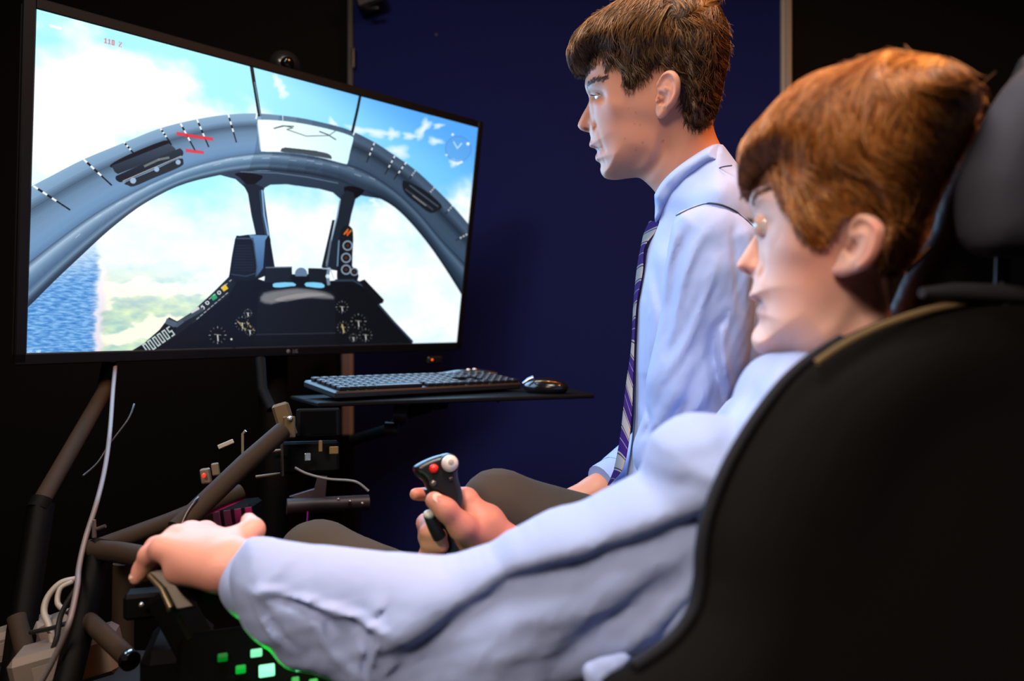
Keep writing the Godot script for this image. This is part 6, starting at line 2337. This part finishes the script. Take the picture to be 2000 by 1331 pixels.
func stick() -> void:
	var dark := mat(rgb(14, 13, 14), 0.35)
	var t := thing("joystick", "black flight stick with white hat and red trigger button in the right hand", "joystick", at(890, 1200, 0.91))
	var b := Buf.new()
	# the grip: lofted from foot to head, leaning to the left
	b.tube([at(898, 1110, 0.905), at(890, 1060, 0.905), at(878, 1010, 0.905), at(866, 972, 0.905), at(858, 946, 0.905)], [0.017, 0.0165, 0.017, 0.018, 0.020], 18)
	part("grip", b, dark, t)
	var P := Relief.new(850, 930, 0.888, 8, -6, 0.0015, Color.WHITE)
	var hd := P.locs(pxs([806, 916, 812, 908, 836, 896, 862, 888, 876, 886, 890, 894, 894, 908, 894, 934, 904, 972, 900, 1006, 890, 1000, 872, 984, 850, 970, 836, 960, 826, 940, 812, 930], 4))
	P.start([hd])
	P.lobe(hd, 0.008, 0.0165)
	b = Buf.new()
	P.build(b)
	part("head", b, dark, t)
	var z := P.n
	var fb := Basis(P.ex, z, P.ex.cross(z))
	var face := 0.0165
	var q := P.loc(878, 906, face)
	b = Buf.new()
	b.lathe(Transform3D(fb, P.world(q.x, q.y, face)), [[0.0, 0.0125], [0.005, 0.012], [0.0085, 0.009], [0.0098, 0.004], [0.0098, 0.0], [0.0082, -0.001]], 24)
	part("hat", b, mat(rgb(206, 196, 188), 0.35), t, "white hat knob")
	b = Buf.new()
	b.lathe(Transform3D(fb, P.world(q.x, q.y, face + 0.012)), [[0.0, 0.001], [0.0026, 0.0008], [0.0038, 0.0]], 16)
	part("hat_cap", b, mat(rgb(150, 140, 136), 0.4), t)
	b = Buf.new()
	b.lathe(Transform3D(fb, P.world(q.x, q.y, face - 0.002)), [[0.0112, 0.003], [0.0118, 0.001], [0.0118, -0.003]], 24)
	part("hat_ring", b, mat(rgb(50, 48, 46), 0.3, 0.5), t)
	q = P.loc(847, 916, face)
	b = Buf.new()
	b.lathe(Transform3D(fb, P.world(q.x, q.y, face)), [[0.0, 0.006], [0.0035, 0.0055], [0.0052, 0.003], [0.0055, -0.001]], 20)
	part("button", b, mat(rgb(214, 30, 14), 0.4), t, "red button")
	q = P.loc(846, 945, face)
	b = Buf.new()
	b.lathe(Transform3D(fb, P.world(q.x, q.y, face)), [[0.0, 0.004], [0.0028, 0.0036], [0.004, 0.0015], [0.0042, -0.001]], 16)
	part("button", b, mat(rgb(90, 86, 82), 0.2, 0.7), t, "small dark metal button")
	q = P.loc(880, 936, face)
	b = Buf.new()
	b.lathe(Transform3D(fb, P.world(q.x, q.y, face)), [[0.0, 0.003], [0.002, 0.0027], [0.003, 0.001], [0.0032, -0.001]], 16)
	part("button", b, mat(rgb(60, 58, 56), 0.2, 0.7), t)
	# the pinkie lever with its pale cap
	b = Buf.new()
	b.tube([at(836, 1004, 0.858), at(846, 1026, 0.860), at(858, 1048, 0.868)], [0.0058, 0.0072, 0.0082], 14)
	part("lever", b, mat(rgb(24, 26, 24), 0.35), t)
	b = Buf.new()
	b.ball(Transform3D(Basis.from_scale(Vector3(0.0066, 0.0052, 0.0066)), at(838, 1005, 0.855)), 12)
	part("lever_cap", b, mat(rgb(190, 184, 176), 0.35), t, "pale cap")
	b = Buf.new()
	b.tube([at(898, 1105, 0.905), at(905, 1260, 0.93)], 0.013, 14)
	part("shaft", b, dark, t)
	b = Buf.new()
	b.box(Transform3D(Basis(), at(905, 1290, 0.93)), Vector3(0.16, 0.05, 0.16), 0.01)
	part("base", b, dark, t)
	var pl := at(905, 1300, 0.93)
	b = Buf.new()
	b.box(Transform3D(Basis(), Vector3(pl.x, (pl.y - 0.02) / 2, pl.z)), Vector3(0.10, pl.y - 0.02, 0.10), 0.01)
	part("pedestal", b, dark, t)

func button_box() -> void:
	var t := thing("button_box", "green-lit button box in the dark under the seated boy's sleeve", "control panel", at(560, 1300, 0.80))
	var dark := mat(rgb(5, 5, 5), 0.8, 0.0, 0.1)
	var up := Basis(Vector3.UP, 0.35) * Basis(Vector3.RIGHT, -1.05)         # face turned up and towards the seat: local z is its face
	var o := at(560, 1318, 0.80)
	var b := Buf.new()
	b.box(Transform3D(up, o - up.z * 0.02), Vector3(0.22, 0.15, 0.04), 0.005)
	part("case", b, dark, t)
	for s in [[-0.030, 0.030, 0.012, 0.006, 1.0], [-0.046, 0.012, 0.010, 0.006, 0.8], [-0.020, 0.006, 0.016, 0.011, 1.5], [0.014, 0.004, 0.010, 0.006, 1.2], [0.008, -0.014, 0.008, 0.010, 0.7], [0.026, -0.018, 0.009, 0.007, 0.9], [-0.034, -0.020, 0.012, 0.006, 0.5], [0.040, 0.010, 0.010, 0.008, 0.6], [-0.004, 0.034, 0.010, 0.006, 0.4], [-0.064, 0.030, 0.010, 0.006, 0.3], [0.05, -0.022, 0.010, 0.006, 0.7]]:
		b = Buf.new()
		b.box(Transform3D(up, o + up * Vector3(s[0], s[1], 0.003)), Vector3(s[2], s[3], 0.008), 0.001)
		part("key", b, glow(Color(0.55, 1.0, 0.75) if s[4] > 0.9 else Color(0.02, 0.75, 0.22), s[4]), t)
	for s in [[-0.055, -0.005], [0.03, 0.03], [0.055, 0.035], [-0.02, -0.04]]:
		b = Buf.new()
		b.lathe(Transform3D(up * Basis(Vector3.RIGHT, PI / 2), o + up * Vector3(s[0], s[1], 0.0)), [[0.0, 0.012], [0.006, 0.011], [0.007, 0.008], [0.008, 0.0]], 16)
		part("knob", b, dark, t)
	b = Buf.new()
	b.tube([at(500, 1222, 0.83), at(503, 1244, 0.82)], 0.0022, 8)
	part("lit_strip", b, glow(Color(0.1, 0.9, 0.4), 1.0), t)
	var g := SpotLight3D.new()
	g.name = "green_glow"
	g.transform = Transform3D(Basis.looking_at((at(540, 1235, 0.70) - o).normalized(), Vector3.RIGHT), o + up.z * 0.02)
	g.light_color = Color(0.04, 1.0, 0.2)
	g.light_energy = 0.34
	g.light_size = 0.05
	g.spot_angle = 36.0
	g.spot_range = 4.0
	g.spot_attenuation = 2.0
	g.shadow_enabled = true
	add_child(g)

# ---------------------------------------------------------------- tray, keyboard, mouse
func tray() -> void:
	var dark := mat(rgb(12, 12, 13), 0.6, 0.0, 0.18)
	var Y := 1.1 - 0.1045
	var t := thing("keyboard_tray", "thin dark tray on an arm below the monitor", "tray", Vector3(-0.12, Y, -1.5))
	var b := Buf.new()
	var a := Vector2(-0.335, 1.315)
	b.prism(Transform3D(Basis(Vector3.RIGHT, -PI / 2), Vector3(0, Y - 0.007, 0)), PackedVector2Array([Vector2(-0.335, 1.30), Vector2(0.165, 1.505), Vector2(0.12, 1.78), Vector2(-0.43, 1.46)]), 0.008, 0.002)
	part("board", b, dark, t)
	b = Buf.new()
	b.box(Transform3D(Basis(Vector3.UP, -0.5), at(838, 787, 1.5)), Vector3(0.066, 0.024, 0.05), 0.006)
	part("bracket", b, dark, t)
	b = Buf.new()
	b.tube([at(838, 795, 1.5), at(790, 808, 1.52), at(765, 838, 1.56), at(690, 860, 1.7)], 0.012, 12)
	part("arm", b, dark, t)
	for s in [[782, 808, 0.018], [764, 838, 0.014]]:
		b = Buf.new()
		b.tube([at(s[0] - 12, s[1], 1.50), at(s[0] + 14, s[1] + 2, 1.50)], s[2], 14)
		part("knuckle", b, mat(rgb(34, 31, 30), 0.4), t)
	b = Buf.new()
	b.tube([at(978, 772, 1.5), at(970, 786, 1.5)], 0.004, 8)
	part("hook", b, mat(rgb(60, 60, 62), 0.3, 0.5), t)
	# keyboard
	var fl := Vector3(-0.31, 1.1 - 0.1028, -1.32)
	var ax := Vector3(0.763, 0, -0.647)
	var bk := (Vector3(-0.647, 0, -0.763) + Vector3(0, 0.119, 0)).normalized()
	var nrm := ax.cross(bk).normalized()
	if nrm.y < 0:
		nrm = -nrm
	var bas := Basis(ax, nrm, -bk)          # local x along the keys, y up from them, z towards the typist
	var kb := thing("keyboard", "black full-size keyboard lying on the tray", "keyboard", fl)
	b = Buf.new()
	b.box(Transform3D(bas, fl + ax * 0.2165 + bk * 0.065 + nrm * 0.006), Vector3(0.433, 0.014, 0.13), 0.004)
	part("case", b, mat(rgb(19, 19, 20), 0.45), kb)
	var key := Buf.new()
	key.box(Transform3D(), Vector3(0.0158, 0.007, 0.0158), 0.0016)
	var km := key.mesh()
	var wide := Buf.new()
	wide.box(Transform3D(), Vector3(0.100, 0.007, 0.0158), 0.0016)
	var wm := wide.mesh()
	var kmat := mat(rgb(18, 18, 20), 0.5, 0.0, 0.3)
	var print_ := mat(rgb(150, 148, 142), 0.6)
	var glyph := Buf.new()
	glyph.box(Transform3D(), Vector3(0.0028, 0.0006, 0.0034), 0.0)
	var gm := glyph.mesh()
	for row in 6:
		var col := 0
		while col < 22:
			var gap := 0.004 if col > 14 else 0.0
			gap += 0.004 if col > 17 else 0.0
			var x := 0.018 + col * 0.0187 + gap
			var zz := 0.012 + row * 0.0195 + (0.005 if row == 5 else 0.0)
			if x > 0.422:
				break
			var p := fl + ax * x + bk * zz + nrm * 0.0165
			var m: MeshInstance3D
			if row == 0 and col == 4:
				m = part("space_bar", wm, kmat, kb)
				m.transform = Transform3D(bas, p + ax * 0.042 - fl)
				col += 6
				continue
			if (row == 1 or row == 2) and col > 14 and col < 18 and not (row == 1 and col == 16):
				col += 1
				continue
			m = part("key", km, kmat, kb)
			m.transform = Transform3D(bas, p - fl)
			var l := part("legend", gm, print_, m)
			l.transform = Transform3D(Basis(), Vector3(-0.002, 0.0036, -0.001))
			col += 1
	# mouse
	var ms := thing("mouse", "dark glossy computer mouse with a painted orange brown reflection at the tray's right end", "mouse", at(1064, 760, 1.54))
	b = Buf.new()
	var mb := Basis(Vector3.UP, -0.45)
	b.ball(Transform3D(mb * Basis.from_scale(Vector3(0.048, 0.020, 0.031)), at(1066, 757, 1.54)), 18)
	part("body", b, mat(rgb(20, 18, 18), 0.18), ms)
	b = Buf.new()
	var pts := []
	for k in 25:
		var an := TAU * k / 24
		pts.append(at(1070, 753, 1.51) + mb * Vector3(cos(an) * 0.028, sin(an) * 0.006 + 0.003, sin(an) * 0.020))
	b.tube(pts, 0.0016, 6, false)  # bronze ring painted in for the warm reflection on the mouse body
	part("rim", b, mat(rgb(170, 118, 60), 0.25, 0.8), ms)
	b = Buf.new()
	b.tube([at(1022, 750, 1.53), at(1032, 742, 1.53), at(1042, 738, 1.53)], [0.003, 0.004, 0.0045], 10)
	part("side_button", b, mat(rgb(150, 160, 180), 0.15, 0.9), ms, "shiny side button")
	# handset behind the keyboard
	var hs := thing("remote_control", "dark slim remote control with a red end lying behind the keyboard", "remote control", at(890, 738, 1.74))
	b = Buf.new()
	var hp := []
	for p in [[818, 742, 1.72], [850, 735, 1.73], [890, 730, 1.74], [930, 727, 1.75], [968, 731, 1.77]]:
		hp.append(at(p[0], p[1], p[2]))
	b.tube(hp, [0.006, 0.010, 0.013, 0.013, 0.009], 12, true, Color.WHITE, 0.6)
	part("body", b, mat(rgb(30, 29, 31), 0.25), hs)
	b = Buf.new()
	b.tube([at(812, 745, 1.70), at(824, 742, 1.70)], 0.0035, 8)
	part("end_cap", b, mat(rgb(150, 24, 34), 0.4), hs, "red end cap")
	for s in [[915, 723], [927, 722]]:  # pale beads that paint in the highlights near its end
		b = Buf.new()
		b.ball(Transform3D(Basis.from_scale(Vector3(0.005, 0.003, 0.003)), at(s[0], s[1], 1.733)), 8)
		part("button", b, mat(rgb(220, 190, 170), 0.2, 0.6), hs)

# ---------------------------------------------------------------- cables and boxes in the lower left corner
func wire(called: String, label: String, px: Array, depth: Array, r: float, m: Material, group := "") -> void:
	var p := smooth_ring(v2(px), 6, false)
	var pts := []
	for i in p.size():
		var f := float(i) / (p.size() - 1) * (depth.size() - 1)
		var k := mini(int(f), depth.size() - 2)
		pts.append(at(p[i].x, p[i].y, lerpf(depth[k], depth[k + 1], f - k)))
	var b := Buf.new()
	b.tube(pts, r, 8)
	var t := part(called, b, m, self)
	t.name = numbered(called)
	t.set_meta("label", label)
	t.set_meta("category", "cable")
	if group:
		t.set_meta("group", group)

func clutter() -> void:
	var grey := mat(rgb(104, 98, 100), 0.5)
	var white := mat(rgb(150, 138, 126), 0.5)
	var black := mat(rgb(26, 25, 25), 0.5)
	wire("power_cable", "long grey cable hanging from the monitor down the frame upright", [228, 690, 221, 760, 214, 850, 204, 920, 188, 985, 166, 1055, 154, 1110, 150, 1150, 134, 1220, 104, 1290, 74, 1345], [1.38, 1.15, 1.02, 0.96, 0.9, 0.9], 0.0034, grey)
	wire("thin_cable", "thin dark cable bending past the long grey cable", [262, 790, 250, 820, 214, 868, 190, 905, 162, 930], [1.2, 1.15, 1.1], 0.0016, black)
	wire("black_cable", "thin black cable arching over the diagonal frame tube", [420, 948, 392, 968, 366, 1000, 350, 1036, 340, 1060], [1.08, 1.0, 0.97, 0.95], 0.0020, mat(rgb(40, 38, 38), 0.3))
	wire("white_cable", "thick white cable curling highest in the lower left tangle", [146, 1132, 118, 1140, 94, 1166, 86, 1196, 96, 1224, 104, 1262, 108, 1330], [1.02, 1.0, 0.98, 0.96], 0.0042, white, "")
	wire("white_cable", "white cable looping inside the thick one beside the upright", [140, 1138, 118, 1150, 112, 1176, 122, 1190, 140, 1200], [1.0, 0.98, 0.97], 0.0034, white)
	wire("white_cable", "white cable running right of the square upright", [186, 1120, 188, 1150, 176, 1180, 160, 1200], [1.0, 1.0, 0.98], 0.0030, white)
	wire("dark_cable", "dark cable drooping over the beige adapter boxes", [150, 1148, 120, 1200, 110, 1250, 92, 1300, 80, 1345], [0.97, 0.95, 0.94], 0.0036, black)
	wire("dark_cable", "dark cable crossing low in front of the beige boxes", [60, 1236, 100, 1228, 140, 1216, 170, 1220], [0.98, 0.96, 0.96], 0.0030, black)
	for s in [[24, 1256, 1.05, 0.10, 0.045, 0.05, -0.25, "pale power adapter at the left edge under the cables"], [98, 1232, 1.09, 0.10, 0.035, 0.05, -0.3, "pale power adapter lying crooked below the white cables"], [134, 1290, 0.97, 0.12, 0.055, 0.06, -0.2, "large beige box lowest in the lower left cable tangle"]]:
		var b := Buf.new()
		b.box(Transform3D(Basis(Vector3.UP, 0.3) * Basis(Vector3.BACK, -s[6]), at(s[0], s[1], s[2])), Vector3(s[3], s[4], s[5]), 0.008)
		var t := thing("power_adapter", s[7], "adapter", at(s[0], s[1] + 20, s[2]), "")
		part("body", b, mat(rgb(104, 93, 84), 0.6), t)
		b = Buf.new()
		b.box(Transform3D(Basis(Vector3.UP, 0.3) * Basis(Vector3.BACK, -s[6]), at(s[0], s[1], s[2]) + Vector3(0.0, 0, s[5] / 2)), Vector3(s[3] * 0.4, s[4] * 0.4, 0.003), 0.001)
		part("rating_plate", b, mat(rgb(120, 108, 98), 0.6), t)
	# shelf under the adapters
	var sh := thing("shelf", "low dark shelf in the lower left corner carrying the adapters", "shelf", at(80, 1330, 1.05))
	var b := Buf.new()
	var sp := at(90, 1325, 1.06)
	b.box(Transform3D(Basis(), sp + Vector3(0, -0.01, 0)), Vector3(0.34, 0.018, 0.2), 0.003)
	part("board", b, mat(rgb(22, 21, 21), 0.6), sh)
	for sx in [-0.15, 0.15]:
		b = Buf.new()
		b.box(Transform3D(Basis(), Vector3(sp.x + sx, (sp.y - 0.02) / 2, sp.z)), Vector3(0.02, sp.y - 0.02, 0.18), 0.002)
		part("leg", b, mat(rgb(22, 21, 21), 0.6), sh)
	var pl := thing("plug", "small yellow cable tag beside the square upright", "cable tag", at(197, 1118, 1.0))
	b = Buf.new()
	b.box(Transform3D(Basis(Vector3.BACK, 0.2), at(197, 1117, 1.0)), Vector3(0.015, 0.006, 0.006), 0.0015)
	part("tag", b, mat(rgb(226, 150, 26), 0.5), pl)
	var pin := thing("jack_plug", "slim metal jack plug standing against the frame joint", "plug", at(184, 1030, 1.0))
	b = Buf.new()
	b.tube([at(184, 1050, 1.0), at(184, 1016, 1.0)], [0.003, 0.0022], 10)
	part("pin", b, mat(rgb(150, 140, 130), 0.3, 0.8), pin)
	b = Buf.new()
	b.tube([at(190, 1034, 1.0), at(206, 1028, 1.0)], 0.0026, 8)
	part("side_pin", b, mat(rgb(90, 84, 80), 0.3, 0.6), pin)
